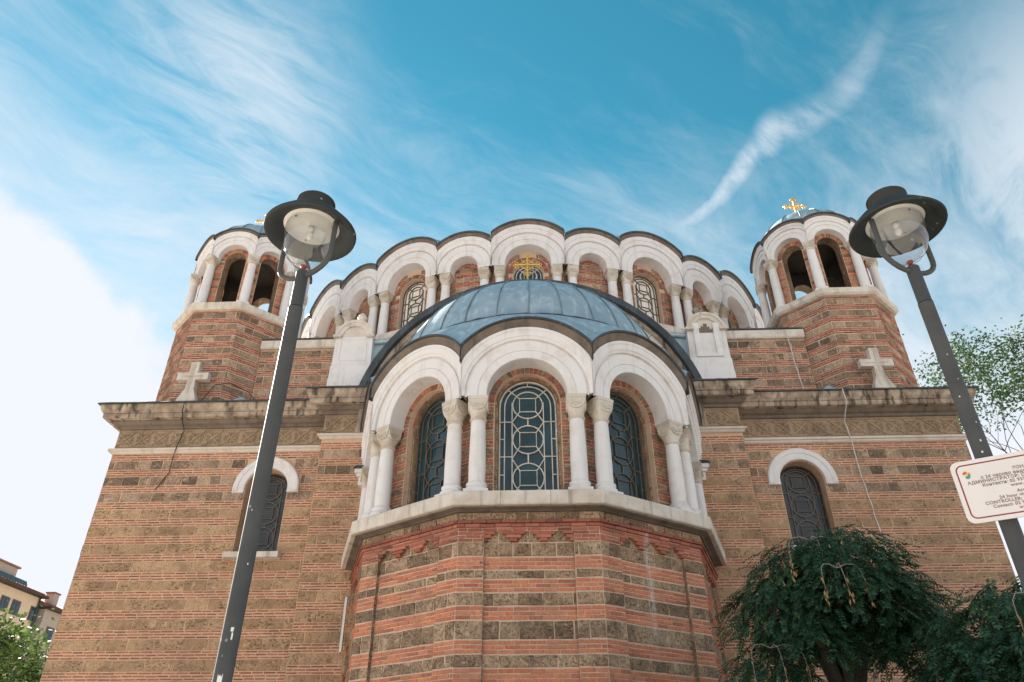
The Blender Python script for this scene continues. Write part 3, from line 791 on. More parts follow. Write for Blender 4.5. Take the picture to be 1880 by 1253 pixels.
for s in (-1, 1):
    f = Fr(0, WY, 0, 0); lo, hi = sorted((s*10.85, s*5.25))
    m = MB(); arched_panel(m, f, lo, hi, 0, 9.3, s*WX, .53, 8.14, 6.52, .42, 0, None, 16, d=-.006)
    wall = m.build('wing_wall', 'mortar_wing', CH)
    hole = arched_hole(s*WX, .535, 6.5, 8.14); hood = arched_hole(s*WX, .84, 8.14, 8.14)
    banded_wall(f, lo, hi, 9.14, 2.6, wall, [hole, hood], 'tufa_buff', 'brick_red', .432, .245, 3, .27, .031, .028, .72, ztop_rows=3)
    window(f, s*WX, .53, 6.52, 8.14, -.34, 'bars_dark', 'glass_grey', .024)
    # hood mould
    m = MB(); fh = Fr(s*WX, WY, 0, 0)
    arch_mesh(m, fh, 8.14, [(.545, -.02), (.545, .06), (.57, .075), (.70, .075), (.71, .095), (.80, .105), (.83, .085), (.83, -.02)], 26, 8.07, 0, False)
    ho = m.build('window_hood', 'marble_white', CH)
    for q in (-1, 1):
        b = MB(); b.box((s*WX+q*.69, WY-.035, 8.055), (.29, .10, .03)); b.build('hood_stop', 'marble_white', ho)
    m = MB(); m.box((s*WX, WY-.08, 6.45), (1.32, .32, .13)); m.build('window_sill', 'marble_sill', CH)
    # side wall of the wing
    fs = Fr(s*10.85, 0, s*pi/2, 0)
    m = MB(); m.add([fs.P(s*16.9, 0, 0), fs.P(s*42, 0, 0), fs.P(s*42, 0, 9.3), fs.P(s*16.9, 0, 9.3)], [(0, 1, 2, 3)])
    sw = m.build('side_wall', 'mortar_wing', CH)
    a, b = sorted((s*16.9, s*19.5))
    banded_wall(fs, a, b, 9.14, 2.6, sw, [], 'tufa_buff', 'brick_red', .432, .245, 3, .27, .031, .028, .72, d=0.0)
    # pilaster
    f2 = Fr(0, PY, 0, 0); lo2, hi2 = sorted((s*5.28, s*3.9))
    m = MB(); m.hexa([(lo2, PY+.006, 0), (hi2, PY+.006, 0), (hi2, WY+.3, 0), (lo2, WY+.3, 0), (lo2, PY+.006, 9.45), (hi2, PY+.006, 9.45), (hi2, WY+.3, 9.45), (lo2, WY+.3, 9.45)])
    pil = m.build('pilaster', 'mortar_wing', CH)
    banded_wall(f2, lo2, hi2, 9.20, 2.6, pil, [], 'tufa_buff', 'brick_red', .432, .245, 3, .27, .031, .028, .55, ztop_rows=2)
    f3 = Fr(s*5.28, 0, s*pi/2, 0); a3, b3 = sorted((s*PY, s*WY))
    banded_wall(f3, a3, b3, 9.20, 2.6, pil, [], 'tufa_buff', 'brick_red', .432, .245, 3, .27, .031, .028, .55, d=.002)
    # entablature: string course, carved frieze, cornice, flashing (wing, then pilaster)
    for (fr_, a, b, dz, m0, m1) in ((f, lo, hi, 0.0, s < 0, s > 0), (f2, lo2, hi2, .14, s < 0, s > 0)):
        if fr_ is f2: m0, m1 = (s < 0), (s > 0)
        o_ = cornice(fr_, a, b, [(-.1, 9.13+dz), (.03, 9.14+dz), (.06, 9.17+dz), (.06, 9.20+dz), (.10, 9.215+dz), (.10, 9.27+dz), (.0, 9.285+dz), (-.1, 9.285+dz)], 'marble_string', 'string_course', m0, m1)
        o_ = cornice(fr_, a, b, [(-.1, 9.285+dz), (0, 9.286+dz), (0, 9.83+dz), (-.1, 9.83+dz)], 'stone_frieze', 'frieze', m0, m1)
        n = max(2, round((b-a)/.46)); w_ = (b-a)/n
        fm = MB(); q = Fr(0, 0, 0, 0); hh = .20
        for k in (-1, 1): bar(fm, q, [(-w_/2+.02, -k*hh), (w_/2-.02, k*hh)], .028, -.002, .027+.002*k)
        bar(fm, q, [(-w_/2, hh+.02), (w_/2, hh+.02)], .016, -.002, .018); bar(fm, q, [(-w_/2, -hh-.02), (w_/2, -hh-.02)], .016, -.002, .018)
        for (x, z) in ((-.055, .12), (.055, .12), (-.055, -.12), (.055, -.12), (-.15, .045), (.15, .045), (-.15, -.045), (.15, -.045)):
            bar(fm, q, circ(x, z, .034, 8), .016, -.002, .024, True)
        me = fm.mesh('frieze_panel', ['stone_frieze'])
        for i in range(n): obj('frieze_panel', me, o_, fr_.P(a+w_*(i+.5), 0, 9.56+dz), 0)
        cornice(fr_, a, b, [(-.1, 9.83+dz), (.05, 9.832+dz), (.07, 9.86+dz), (.07, 9.90+dz), (.14, 9.93+dz), (.20, 9.99+dz), (.20, 10.02+dz), (-.1, 10.02+dz)], 'stone_soffit', 'shade_bed_mould', m0, m1)  # moulding coloured dark to paint the shadow under the cornice
        cuts = [a]+[a+(b-a)*(i+random.uniform(-.15, .15))/max(2, round((b-a)/1.1)) for i in range(1, max(2, round((b-a)/1.1)))]+[b]
        for i in range(len(cuts)-1):
            cornice(fr_, cuts[i]+.002, cuts[i+1]-.002, [(-.1, 10.021+dz), (.34, 10.025+dz), (.36, 10.05+dz), (.36, 10.14+dz), (.34, 10.15+dz), (.37, 10.16+dz), (.43, 10.24+dz), (.45, 10.33+dz), (.45, 10.38+dz), (-.1, 10.38+dz)], 'stone_weathered', 'cornice_block', m0 and i == 0, m1 and i == len(cuts)-2)
        cornice(fr_, a, b, [(-.3, 10.395+dz), (.49, 10.382+dz), (.51, 10.372+dz), (.51, 10.40+dz), (.47, 10.43+dz), (-.3, 10.50+dz)], 'lead_dark', 'flashing', m0, m1, seg=24, wav=.006)
    fs2 = Fr(s*10.85, 0, s*pi/2, 0); a, b = sorted((s*16.9, s*42.0))
    m0, m1 = (s > 0, s < 0)
    cornice(fs2, a, b, [(0, 9.13), (.06, 9.17), (.10, 9.215), (.10, 9.27), (0, 9.285), (-.1, 9.285)], 'marble_string', 'string_course', m0, m1)
    cornice(fs2, a, b, [(0, 9.285), (.002, 9.83), (.07, 9.86), (.20, 9.99), (.20, 10.02), (.34, 10.025), (.36, 10.14), (.45, 10.33), (.45, 10.38), (-.1, 10.38)], 'stone_weathered', 'cornice_block', m0, m1)
    cornice(fs2, a, b, [(-.3, 10.395), (.51, 10.372), (.51, 10.40), (-.3, 10.50)], 'lead_dark', 'flashing', m0, m1)
    # roof of the wing
    m = MB(); x0, x1 = sorted((s*10.8, s*3.9))
    m.add([(x0, 16.9, 10.46), (x1, 16.9, 10.46), (x1, 42, 11.4), (x0, 42, 11.4)], [(0, 1, 2, 3)]); m.build('wing_roof', 'lead', CH)
    for (x, y, wd, h) in ((s*9.95, 16.72, .45, .17), (s*7.75, 16.70, .65, .26)):
        m = MB(); m.add([(x-wd/2, y-.1, 10.44), (x+wd/2, y-.1, 10.44), (x+.05, y+.05, 10.44+h), (x-wd/2, y+.7, 10.5), (x+wd/2, y+.7, 10.5), (x+.05, y+.7, 10.46+h)], [(0, 1, 2), (0, 2, 5, 3), (1, 4, 5, 2)])
        m.build('roof_flashing', 'lead', CH)
    # stone cross on the wing roof
    m = MB(); cx, cy = s*9.22, 16.85
    m.hexa([(cx-.30, cy-.16, 10.40), (cx+.30, cy-.16, 10.40), (cx+.30, cy+.16, 10.40), (cx-.30, cy+.16, 10.40), (cx-.25, cy-.13, 10.66), (cx+.25, cy-.13, 10.66), (cx+.25, cy+.13, 10.66), (cx-.25, cy+.13, 10.66)])
    m.hexa([(cx-.245, cy-.12, 10.661), (cx+.245, cy-.12, 10.661), (cx+.245, cy+.12, 10.661), (cx-.245, cy+.12, 10.661), (cx-.12, cy-.095, 10.98), (cx+.12, cy-.095, 10.98), (cx+.12, cy+.095, 10.98), (cx-.12, cy+.095, 10.98)])
    m.hexa([(cx-.12, cy-.095, 10.981), (cx+.12, cy-.095, 10.981), (cx+.12, cy+.095, 10.981), (cx-.12, cy+.095, 10.981), (cx-.105, cy-.09, 11.26), (cx+.105, cy-.09, 11.26), (cx+.105, cy+.09, 11.26), (cx-.105, cy+.09, 11.26)])
    m.box((cx, cy, 11.37), (.86, .18, .215)); m.box((cx, cy, 11.65), (.24, .179, .34))
    cr = m.build('stone_cross', 'marble_sill', CH)
    gq = Fr(cx, cy-.09, 0, 0); b = MB()
    bar(b, gq, [(-.28, 11.37), (.28, 11.37)], .018, -.002, .012); bar(b, gq, [(0, 11.08), (0, 11.73)], .018, -.002, .013)
    b.build('carved_line', 'marble_capital', cr)

    # aedicule beside the gable
    ax, ay = s*4.92, 16.95; m = MB()
    def blk(mb, hw0, hw1, z0, z1, y0, y1, yb=17.6):
        mb.hexa([(ax-hw0, y0, z0), (ax+hw0, y0, z0), (ax+hw0, yb, z0), (ax-hw0, yb, z0), (ax-hw1, y1, z1), (ax+hw1, y1, z1), (ax+hw1, yb, z1), (ax-hw1, yb, z1)])
    blk(m, .58, .575, 10.55, 11.26, ay-.10, ay-.10); blk(m, .565, .56, 11.264, 11.66, ay-.085, ay-.085)
    blk(m, .545, .52, 11.664, 12.62, ay-.06, ay-.06)
    fo = Fr(ax, ay-.06, 0, 0)
    body = m.build('aedicule', 'marble_white', CH)
    m = MB(); arch_mesh(m, fo, 12.62, [(0, 0), (.34, 0), (.34, .05), (.44, .06), (.46, .09), (.53, .09), (.53, -.6), (0, -.6)], 20, None, 0, False); m.build('pediment', 'marble_sill', body)
    m = MB()
    for q in (-1, 1): m.box((ax+q*.47, ay-.10, 12.60), (.22, .18, .07))
    m.build('shoulder', 'marble_sill', body)
    m = MB(); m.lathe([(.0, 0), (.10, 0), (.12, .04), (.08, .07), (.13, .11), (.15, .15), (.10, .19), (.11, .23), (.07, .28), (0, .32)], 12, (ax-s*.14, ay-.02, 13.13)); m.build('finial', 'stone_weathered' if s > 0 else 'marble_sill', body)
    m = MB()
    if s < 0:
        bar(m, fo, [(-.38, 11.85), (.38, 11.85), (.36, 12.52), (-.36, 12.52)], .03, -.002, .016, True)
    else:
        for a, b, c_, d_ in ((-.36, -.20, 11.80, 12.80), (.20, .36, 11.80, 12.80), (-.36, .36, 11.72, 11.80)):
            m.box((ax+(a+b)/2, ay-.085, (c_+d_)/2), (b-a, .06, d_-c_-.002))
    m.build('panel_frame', 'marble_white', body)
    if s > 0:
        m = MB(); pts = [(-.19, 12.50), (.19, 12.50), (.19, 12.66), (.13, 12.60), (.10, 12.72), (.05, 12.68), (.05, 12.80), (-.06, 12.80), (-.06, 12.70), (-.12, 12.74), (-.14, 12.64), (-.19, 12.68)]
        m.add([fo.P(a, .006, z) for a, z in pts], [tuple(range(len(pts)))]); m.build('dark_panel', 'stone_soffit', body)  # jagged dark patch at the top of the niche
    # lead valley between aedicule and gable
    m = MB(); x0, x1 = sorted((s*4.40, s*3.2))
    m.hexa([(x0, 17.15, 11.2), (x1, 17.15, 11.2), (x1, 18.0, 11.2), (x0, 18.0, 11.2), (x0, 17.15, 12.62), (x1, 17.15, 12.62), (x1, 18.0, 12.62), (x0, 18.0, 12.62)])
    m.build('valley_roof', 'lead', CH)
    m = MB(); m.tube([(s*4.42, 17.08, 12.55), (s*3.3, 17.08, 12.62)], .07, 8); m.build('gutter', 'lead', CH)
    # upper nave wall with marble coping
    fu = Fr(0, 17.75, 0, 0); lo3, hi3 = sorted((s*7.9, s*4.6))
    m = MB(); m.hexa([(lo3, 17.756, 10.3), (hi3, 17.756, 10.3), (hi3, 18.3, 10.3), (lo3, 18.3, 10.3), (lo3, 17.756, 12.8), (hi3, 17.756, 12.8), (hi3, 18.3, 12.8), (lo3, 18.3, 12.8)])
    uw = m.build('nave_wall', 'mortar_pale', CH)
    banded_wall(fu, lo3, hi3, 12.74, 10.4, uw, [], 'tufa_brown', 'brick_red', .42, .23, 3, .27, .046, .014, .42, first='stone')
    for i in range(4):
        a = lo3+(hi3-lo3)*i/4; b = lo3+(hi3-lo3)*(i+1)/4
        cornice(fu, a+.003, b-.003, [(-.5, 12.76), (.10, 12.765), (.13, 12.80), (.13, 13.03), (-.5, 13.06)], 'marble_sill', 'coping_block')
    cornice(fu, lo3, hi3, [(-.5, 13.065), (.16, 13.04), (.17, 13.06), (.15, 13.09), (-.5, 13.13)], 'lead_dark', 'flashing', seg=14, wav=.006)
    m = MB(); m.add([(lo3, 18.2, 13.05), (hi3, 18.2, 13.05), (hi3, 24, 14.0), (lo3, 24, 14.0)], [(0, 1, 2, 3)]); m.build('nave_roof', 'lead', CH)
    # corbel where the arcade meets the pilaster
    m = MB(); m.box((s*4.14, 16.42, 8.33), (.26, .34, .10)); m.box((s*4.12, 16.44, 8.24), (.20, .28, .075)); m.box((s*4.10, 16.46, 8.1), (.15, .22, .20)); m.build('corbel', 'marble_white', CH)
    m = MB(); m.hexa([(s*4.14-.16, 16.2, 8.39), (s*4.14+.16, 16.2, 8.39), (s*4.14+.16, 16.6, 8.39), (s*4.14-.16, 16.6, 8.39), (s*4.14-.10, 16.25, 8.47), (s*4.14+.10, 16.25, 8.47), (s*4.14+.10, 16.6, 8.52), (s*4.14-.10, 16.6, 8.52)]); m.build('corbel_flashing', 'lead_dark', CH)
# nave body behind
m = MB(); m.hexa([(-10.6, 18.4, 0), (10.6, 18.4, 0), (10.6, 41.8, 0), (-10.6, 41.8, 0), (-10.6, 18.4, 10.3), (10.6, 18.4, 10.3), (10.6, 41.8, 10.3), (-10.6, 41.8, 10.3)])
m.build('nave_body', 'mortar_wing', CH)

# ---------------- turrets
def turret(s):
    cx, cy = s*9.25, 18.88; h8 = pi/8
    azs = [radians(45*k) for k in range(8)]
    edge_faces = []
    for az in azs:
        back = cos(az) < -.3
        fr = Fr(cx, cy, az, 1.67, h8); m = MB()
        m.add([fr.P(-fr.hw(-.006), -.006, 10.0), fr.P(fr.hw(-.006), -.006, 10.0), fr.P(fr.hw(-.006), -.006, 13.86), fr.P(-fr.hw(-.006), -.006, 13.86)], [(0, 1, 2, 3)])
        w = m.build('turret_wall', 'mortar_pale', CH)
        if not back:
            z = 13.80; k = 0
            course('brick', 'brick_red', fr, -fr.hw(0), fr.hw(0), z-.006, z+.045, .26, .012, -.008, .004, .003, w)
            while z > 10.3:
                course('stone_block', 'tufa_brown', fr, -fr.hw(0), fr.hw(0), z-.205, z-.015, .42 if k % 2 else .36, .016, -.008, .010, .008, w, shift=random.random(), jl=.35)
                z -= .215
                for i in range(3):
                    course('brick', 'brick_red', fr, -fr.hw(0), fr.hw(0), z-.052-.062*i, z-.006-.062*i, .27, .012, -.008, .004, .003, w, shift=.5*(i % 2)+.1*random.random())
                z -= .19; k += 1
        prof = [(-.02, 13.85), (.09, 13.86), (.15, 13.91), (.15, 14.08), (-.5, 14.10)]
        m = MB(); rows = [[fr.P(fr.hw(d)*f, d, z) for d, z in prof] for f in (-1, 1)]
        m.grid(rows); m.build('turret_sill', 'marble_sill', CH)
        fb = Fr(cx, cy, az, 1.40, h8); m = MB()
        arched_panel(m, fb, -fb.hw(), fb.hw(), 14.08, 17.0, 0, .335, 15.98, 14.10, .34, 0, 1, 12)
        bw = m.build('belfry_wall', ['mortar_pale', 'tufa_dark'], CH)
        if not back:
            hole = arched_hole(0, .345, 14, 15.98); hole2 = arched_hole(0, .47, 15.98, 15.98)
            z = 14.11; k = 0
            while z < 16.4:
                if k % 4 < 3: course('brick', 'brick_orange', fb, -fb.hw(), fb.hw(), z+.004, z+.056, .2, .012, -.004, .010, .003, bw, [hole, hole2], shift=.5*(k % 2)); z += .062
                else: course('stone_block', 'tufa_brown', fb, -fb.hw(), fb.hw(), z+.004, z+.11, .3, .012, -.004, .012, .005, bw, [hole, hole2]); z += .118
                k += 1
            voussoirs('brick', ['brick_red', 'tufa_dark', 'brick_orange'], fb, 0, 15.98, .342, .47, 19, -.004, .014, .003, bw, .01)
        # near-black inner lining; unseen boards added to the rear diagonals to block light
        if back and abs(cos(az)) < .9:
            q = Fr(cx, cy, az, 1.08, h8); m = MB(); m.add([q.P(-q.hw(), 0, 14.08), q.P(q.hw(), 0, 14.08), q.P(q.hw(), 0, 17.0), q.P(-q.hw(), 0, 17.0)], [(0, 1, 2, 3)]); m.build('light_blocker', 'wood_dark', CH)
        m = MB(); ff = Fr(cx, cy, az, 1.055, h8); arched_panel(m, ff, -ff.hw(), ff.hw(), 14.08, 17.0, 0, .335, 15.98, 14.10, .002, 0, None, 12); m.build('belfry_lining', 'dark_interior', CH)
        fa = Fr(cx, cy, az, 1.62, h8)
        m = MB(); arch_mesh(m, fa, 16.0, [(.47, -.24), (.47, -.01), (.48, 0), (.62, 0), (.625, -.012), (.64, -.012), (.645, .01), (.76, .012), (.765, -.015), (.785, -.015), (.79, .03), (.88, .04), (.885, .055), (.96, .06), (.97, 0), (.97, -.24)], 26, 15.93); m.build('arch', 'marble_white', CH)
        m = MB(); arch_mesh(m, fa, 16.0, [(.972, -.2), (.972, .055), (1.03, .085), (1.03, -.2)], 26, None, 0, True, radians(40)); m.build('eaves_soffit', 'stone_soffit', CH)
        m = MB(); arch_mesh(m, fa, 16.0, [(1.032, -.2), (1.032, .12), (1.06, .13), (1.075, .12), (1.075, -.2)], 26, None, 0, True, radians(40)); m.build('eaves_edge', 'lead_dark', CH)
        edge_faces.append((az, h8, 16.0, 1.07))
        a = az+h8; rr = 1.56/cos(h8)
        column('turret', (cx+rr*sin(a), cy-rr*cos(a), 14.10), a, .135, 1.85, .33, .30, .36, .16)
    m = MB(); n = 8
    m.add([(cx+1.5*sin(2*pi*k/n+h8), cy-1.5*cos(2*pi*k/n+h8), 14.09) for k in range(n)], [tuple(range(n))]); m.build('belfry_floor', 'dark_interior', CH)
    m = MB(); m.add([(cx+1.5*sin(2*pi*k/n+h8), cy-1.5*cos(2*pi*k/n+h8), 16.75) for k in range(n)], [tuple(range(n))]); m.build('belfry_ceiling', 'wood_dark', CH)
    for az in (0, -s*radians(45)):
        m = MB(); fb = Fr(cx, cy, az, 1.3); p = fb.P(-s*.08*0+.1, 0, 14.16); m.box(p, (.2, .16, .13), 0, az); m.build('sky_spot_box', 'white_paint', CH)  # added white box standing in for bright sky seen through the opening
    R, zc, rr = 1.68, 16.50, 1.60
    for az_, hf, a_, b_ in edge_faces: pass
    o = lead_roof('turret_dome', cx, cy, edge_faces, 1.62, h8, 16.0, 1.07, .125, rr, zc+sqrt(R*R-rr*rr), sphere_dome(R, zc, rr), [radians(k*22.5) for k in range(-7, 9)], pi*.999, 5, 12)
    gold_cross((cx, cy, 18.12), 1.2, .0)
def gold_cross(p, h, rz):
    m = MB(); f = Fr(p[0], p[1], rz, 0); z0 = p[2]; w = h*.048
    m.lathe([(0, 0), (h*.07, 0), (h*.05, h*.05), (h*.02, h*.09), (h*.055, h*.14), (h*.03, h*.19), (h*.02, h*.22)], 10, p)
    cz = z0+h*.66
    m.tube([f.P(0, 0, z0+h*.15), f.P(0, 0, z0+h*.97)], w*.55, 6); m.tube([f.P(-h*.30, 0, cz), f.P(h*.30, 0, cz)], w*.55, 6)
    for k in range(4):
        a = k*pi/2; L_ = h*.30
        ex, ez = cos(a)*L_, sin(a)*L_
        for ox, oz in ((0, 0), (-.05, .05), (-.05, -.05)):
            u = ex+(cos(a)*ox-sin(a)*oz)*h; z = cz+ez+(sin(a)*ox+cos(a)*oz)*h
            m.tube([f.P(u+h*.036*cos(t), 0, z+h*.036*sin(t)) for t in [i*pi/4 for i in range(8)]], h*.013, 5, 0, True)
        a2 = a+pi/4
        m.tube([f.P(cos(a2)*h*.06, 0, cz+sin(a2)*h*.06), f.P(cos(a2)*h*.21, 0, cz+sin(a2)*h*.21)], h*.010, 5)
    m.tube([f.P(h*.135*cos(t), 0, cz+h*.135*sin(t)) for t in [i*pi/10 for i in range(20)]], h*.014, 5, 0, True)
    m.lathe([(0, -h*.045), (h*.04, -h*.02), (h*.045, 0), (h*.04, h*.02), (0, h*.045)], 10, f.P(0, .02, cz))
    o = m.build('gold_cross', 'gold', CH)
    return o
turret(-1); turret(1)
gold_cross((0.0, 16.25, 13.74), 1.22, 0.0)

# ---------------- great drum with its ring of arches
DCX, DCY, DRV = 0.0, 28.1, 10.1
HWD, HNR = radians(6.75), radians(5.25)
drum_edges = []
for k in range(-8, 9):
    az = radians(12*k); wide = k % 2 == 0
    hf = HWD if wide else HNR; ap = DRV*cos(hf)-.02
    fa = Fr(DCX, DCY, az, ap, hf); fw = Fr(DCX, DCY, az, ap-.42, hf)
    Rin, Rout = (.74, 1.53) if wide else (.46, 1.22)
    ZC = 16.13
    m = MB()
    if wide: arched_panel(m, fw, -fw.hw(), fw.hw(), 13.0, 17.2, 0, .50, 16.0, 14.15, .35, 0, None, 14)
    else: m.add([fw.P(-fw.hw(), 0, 13.0), fw.P(fw.hw(), 0, 13.0), fw.P(fw.hw(), 0, 17.0), fw.P(-fw.hw(), 0, 17.0)], [(0, 1, 2, 3)])
    wl = m.build('drum_wall', 'mortar_pale', CH)
    holes = [arched_hole(0, .51, 14, 16.0), arched_hole(0, .66, 16.0, 16.0)] if wide else []
    z = 14.16; i = 0
    while z < 16.75:
        if i % 4 < 3: course('brick', 'brick_red', fw, -fw.hw(), fw.hw(), z+.005, z+.062, .25, .013, -.004, .010, .004, wl, holes, shift=.5*(i % 2)); z += .067
        else: course('stone_block', 'tufa_brown', fw, -fw.hw(), fw.hw(), z+.005, z+.165, .36, .013, -.004, .012, .006, wl, holes, shift=random.random(), jl=.3); z += .172
        i += 1
    if wide:
        voussoirs('brick', ['brick_red', 'tufa_dark', 'brick_dark'], fw, 0, 16.0, .508, .66, 21, -.004, .014, .004, wl, .01)
        window(fw, 0, .50, 14.15, 16.0, -.22, 'bars_pale' if k == 0 else 'bars_dark', 'glass_teal' if (k == 0 or abs(k) >= 4) else 'glass_sky_reflection', .026)  # side windows next to the centre carry the painted sky reflection
    m = MB()
    if wide: prof = [(.74, -.45), (.74, -.012), (.755, 0), (.93, 0), (.935, -.016), (.955, -.016), (.96, .004), (1.17, .006), (1.175, -.03), (1.21, -.03), (1.22, .04), (1.36, .055), (1.365, .075), (1.52, .085), (1.53, .02), (1.53, -.45)]
    else: prof = [(.46, -.45), (.46, -.012), (.475, 0), (.64, 0), (.645, -.016), (.665, -.016), (.67, .004), (.88, .006), (.885, -.03), (.92, -.03), (.93, .04), (1.06, .055), (1.065, .075), (1.21, .085), (1.22, .02), (1.22, -.45)]
    arch_mesh(m, fa, ZC, prof, 34, 16.02); m.build('arch', 'marble_white', CH)
    lim = fa.hw(.1); t0 = math.acos(min(.999, lim/(Rout+.15)))*.9
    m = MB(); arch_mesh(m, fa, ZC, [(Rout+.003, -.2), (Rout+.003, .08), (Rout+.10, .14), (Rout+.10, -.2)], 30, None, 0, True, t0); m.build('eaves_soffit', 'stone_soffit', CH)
    m = MB(); arch_mesh(m, fa, ZC, [(Rout+.102, -.2), (Rout+.102, .18), (Rout+.15, .195), (Rout+.165, .18), (Rout+.165, -.2)], 30, None, 0, True, t0); m.build('eaves_edge', 'lead_dark', CH)
    drum_edges.append((az, hf, ZC, Rout+.16, ap))
    for q in (-1, 1):
        p = Fr(DCX, DCY, az, ap-.19).P(q*(fa.hw()-.27), 0, 14.15)
        column('drum', p, az, .15, 1.87, .36, .44, .40, .20)
    prof = [(-.6, 13.85), (.10, 13.86), (.16, 13.92), (.16, 14.12), (-.6, 14.15)]
    m = MB(); m.grid([[fa.P(fa.hw(d)*f, d, z) for d, z in prof] for f in (-1, 1)]); m.build('drum_sill', 'marble_sill', CH)
# lead dome of the drum, its unseen rise shaped to shade the right turret
mb = MB(); rows = []
for (az, hf, zc_, r_, ap) in drum_edges:
    fr = Fr(DCX, DCY, az, ap, hf); lim = fr.hw(.15); thv = math.acos(min(.999, lim/r_))
    for i in range(13):
        th = pi-thv-(pi-2*thv)*i/12; u = max(-lim, min(lim, r_*cos(th))); p = fr.P(u, .15, zc_+r_*sin(th))
        a = atan2(p[0]-DCX, -(p[1]-DCY)); r0 = hypot(p[0]-DCX, p[1]-DCY); row = [p]
        for k in range(1, 13):
            f = k/12; rr = r0*(1-f); z = p[2]+(17.75-p[2])*min(1, f*9)+5.6*max(0, 1-(rr/9.9)**2)**1.3
            row.append((DCX+rr*sin(a), DCY-rr*cos(a), z))
        rows.append(row)
mb.grid(rows, 0, True); mb.build('drum_roof', 'lead', CH)
# small downpipe board beside the apse
m = MB(); m.box((-4.08, 16.22, 4.78), (.05, .09, 1.12)); m.build('white_panel', 'white_paint', CH)
flush_pieces()

# ------------------------------------------------------------------ cables on the facade
def cable(pts, r, mat, label):
    pts = [Vector(p) for p in pts]; fine = []
    for i in range(len(pts)-1):
        for k in range(5):
            f = k/5; q = pts[i].lerp(pts[i+1], f); q.x += random.uniform(-.012, .012); fine.append(q)
    fine.append(pts[-1])
    base = Vector((pts[-1].x, pts[-1].y, pts[-1].z))
    m = MB(); m.tube([p-base for p in fine], r, 5)
    tag(m.build('cable', mat, None, base), label, 'cable', 'cables on the church front')
cable([(-8.75, 17.13, 11.25), (-8.95, 16.9, 10.55), (-9.02, 16.36, 10.36), (-9.05, 16.42, 10.1), (-9.1, 16.85, 9.75), (-9.15, 16.78, 9.2), (-9.2, 16.87, 8.6), (-9.45, 16.87, 8.15)], .012, 'cable_black', 'black cable hanging over the cornice beside the white stone cross')
cable([(-8.75, 17.14, 11.3), (-8.35, 17.17, 11.36), (-7.95, 17.6, 11.3), (-7.6, 17.7, 10.9), (-7.45, 17.7, 10.5)], .012, 'cable_black', 'black cable looping across the turret beside the lamp post')
cable([(7.42, 17.66, 13.0), (7.45, 17.66, 12.0), (7.5, 17.66, 11.2), (7.6, 17.62, 10.5)], .016, 'cable_white', 'pale cable running down the corner between turret and nave wall')
cable([(7.95, 16.36, 10.38), (7.97, 16.40, 10.0), (7.98, 16.82, 9.7), (8.0, 16.77, 9.2), (8.05, 16.85, 8.2), (8.12, 16.85, 7.0), (8.15, 16.85, 5.6)], .014, 'cable_white', 'pale cable hanging from the cornice down behind the weeping tree')

# ------------------------------------------------------------------ street lamps
def street_lamp(x, y, ztop, rz, label, stickers):
    root = empty('street_lamp', (x, y, 0), rz); tag(root, label, 'street lamp', 'street lamps in front of the church')
    r = .040
    m = MB(); m.lathe([(.0, .0), (.11, 0), (.11, .35), (.075, .42), (r, .45), (r, ztop-.27), (r, ztop-.265)], 24); m.build('pole', 'lamp_paint', root)
    m = MB(); m.lathe([(r+.0005, ztop-.262), (r-.003, ztop-.258), (r-.003, ztop-.01), (r-.012, ztop), (0, ztop)], 24); m.build('sleeve', 'lamp_paint', root)
    zh = ztop+.285                                   # underside of the hat
    m = MB(); pts = []
    for i in range(13):
        a = pi+pi*i/12; pts.append((cos(a)*.185, 0, ztop+.085+sin(a)*.125 if True else 0))
    pts = [(-.185, 0, zh+.03), (-.185, 0, zh-.12)]+pts+[(.185, 0, zh-.12), (.185, 0, zh+.03)]
    m.tube(pts, .0155, 10); m.build('yoke', 'lamp_paint', root)
    m = MB(); m.lathe([(.165, zh+.06), (.20, zh+.035), (.262, zh+.0), (.272, zh+.004), (.274, zh+.014), (.262, zh+.03), (.205, zh+.095), (.125, zh+.125), (0, zh+.13)], 40); hat = m.build('hat', 'lamp_hat_paint', root)
    m = MB(); m.lathe([(.112, zh+.118), (.112, zh+.235), (.118, zh+.238), (.118, zh+.252), (.108, zh+.262), (.05, zh+.272), (0, zh+.272)], 28); m.build('cap', 'lamp_hat_paint', root)
    m = MB(); m.lathe([(0, zh+.055), (.16, zh+.052), (.168, zh+.06)], 32); rf = m.build('reflector', 'reflector', root)
    b = MB()
    for a in (.4, 2.5, 4.6): b.lathe([(0, -.006), (.006, -.006), (.006, .004), (0, .004)], 8, (.13*cos(a), .13*sin(a), zh+.05))
    b.build('screw', 'metal_trim', rf)
    m = MB(); prof = [(.150, .048), (.150, .0), (.147, -.06), (.136, -.12), (.112, -.18), (.078, -.22), (.035, -.242), (0.0, -.246)]
    inn = [(max(0, a-.005), b_+.004 if a < .05 else b_) for a, b_ in prof][::-1]
    m.lathe([(a, zh+b_) for a, b_ in prof], 36); m.build('bowl', 'glass_clear', root)
    m = MB(); m.lathe([(0, .05), (.02, .05), (.02, .02), (.012, .015), (.02, .0), (.022, -.02), (.012, -.04), (0, -.045)], 14, (0, 0, zh)); m.build('bulb', 'reflector', root)
    m = MB(); m.lathe([(0, -.268), (.012, -.262), (.02, -.25), (.016, -.243), (0, -.243)], 12, (0, 0, zh)); m.build('bowl_knob', 'red_paint', root)
    for (a, z, w_, h_) in stickers:
        m = MB(); rows = []
        for i in range(5):
            t = a-w_/2+w_*i/4; rows.append([((r+.0012)*cos(t), (r+.0012)*sin(t), z+h_*q*(1+random.uniform(-.3, .3))) for q in (-.5, .5)])
        m.grid(rows); m.build('sticker', 'white_paint', root)
    return root
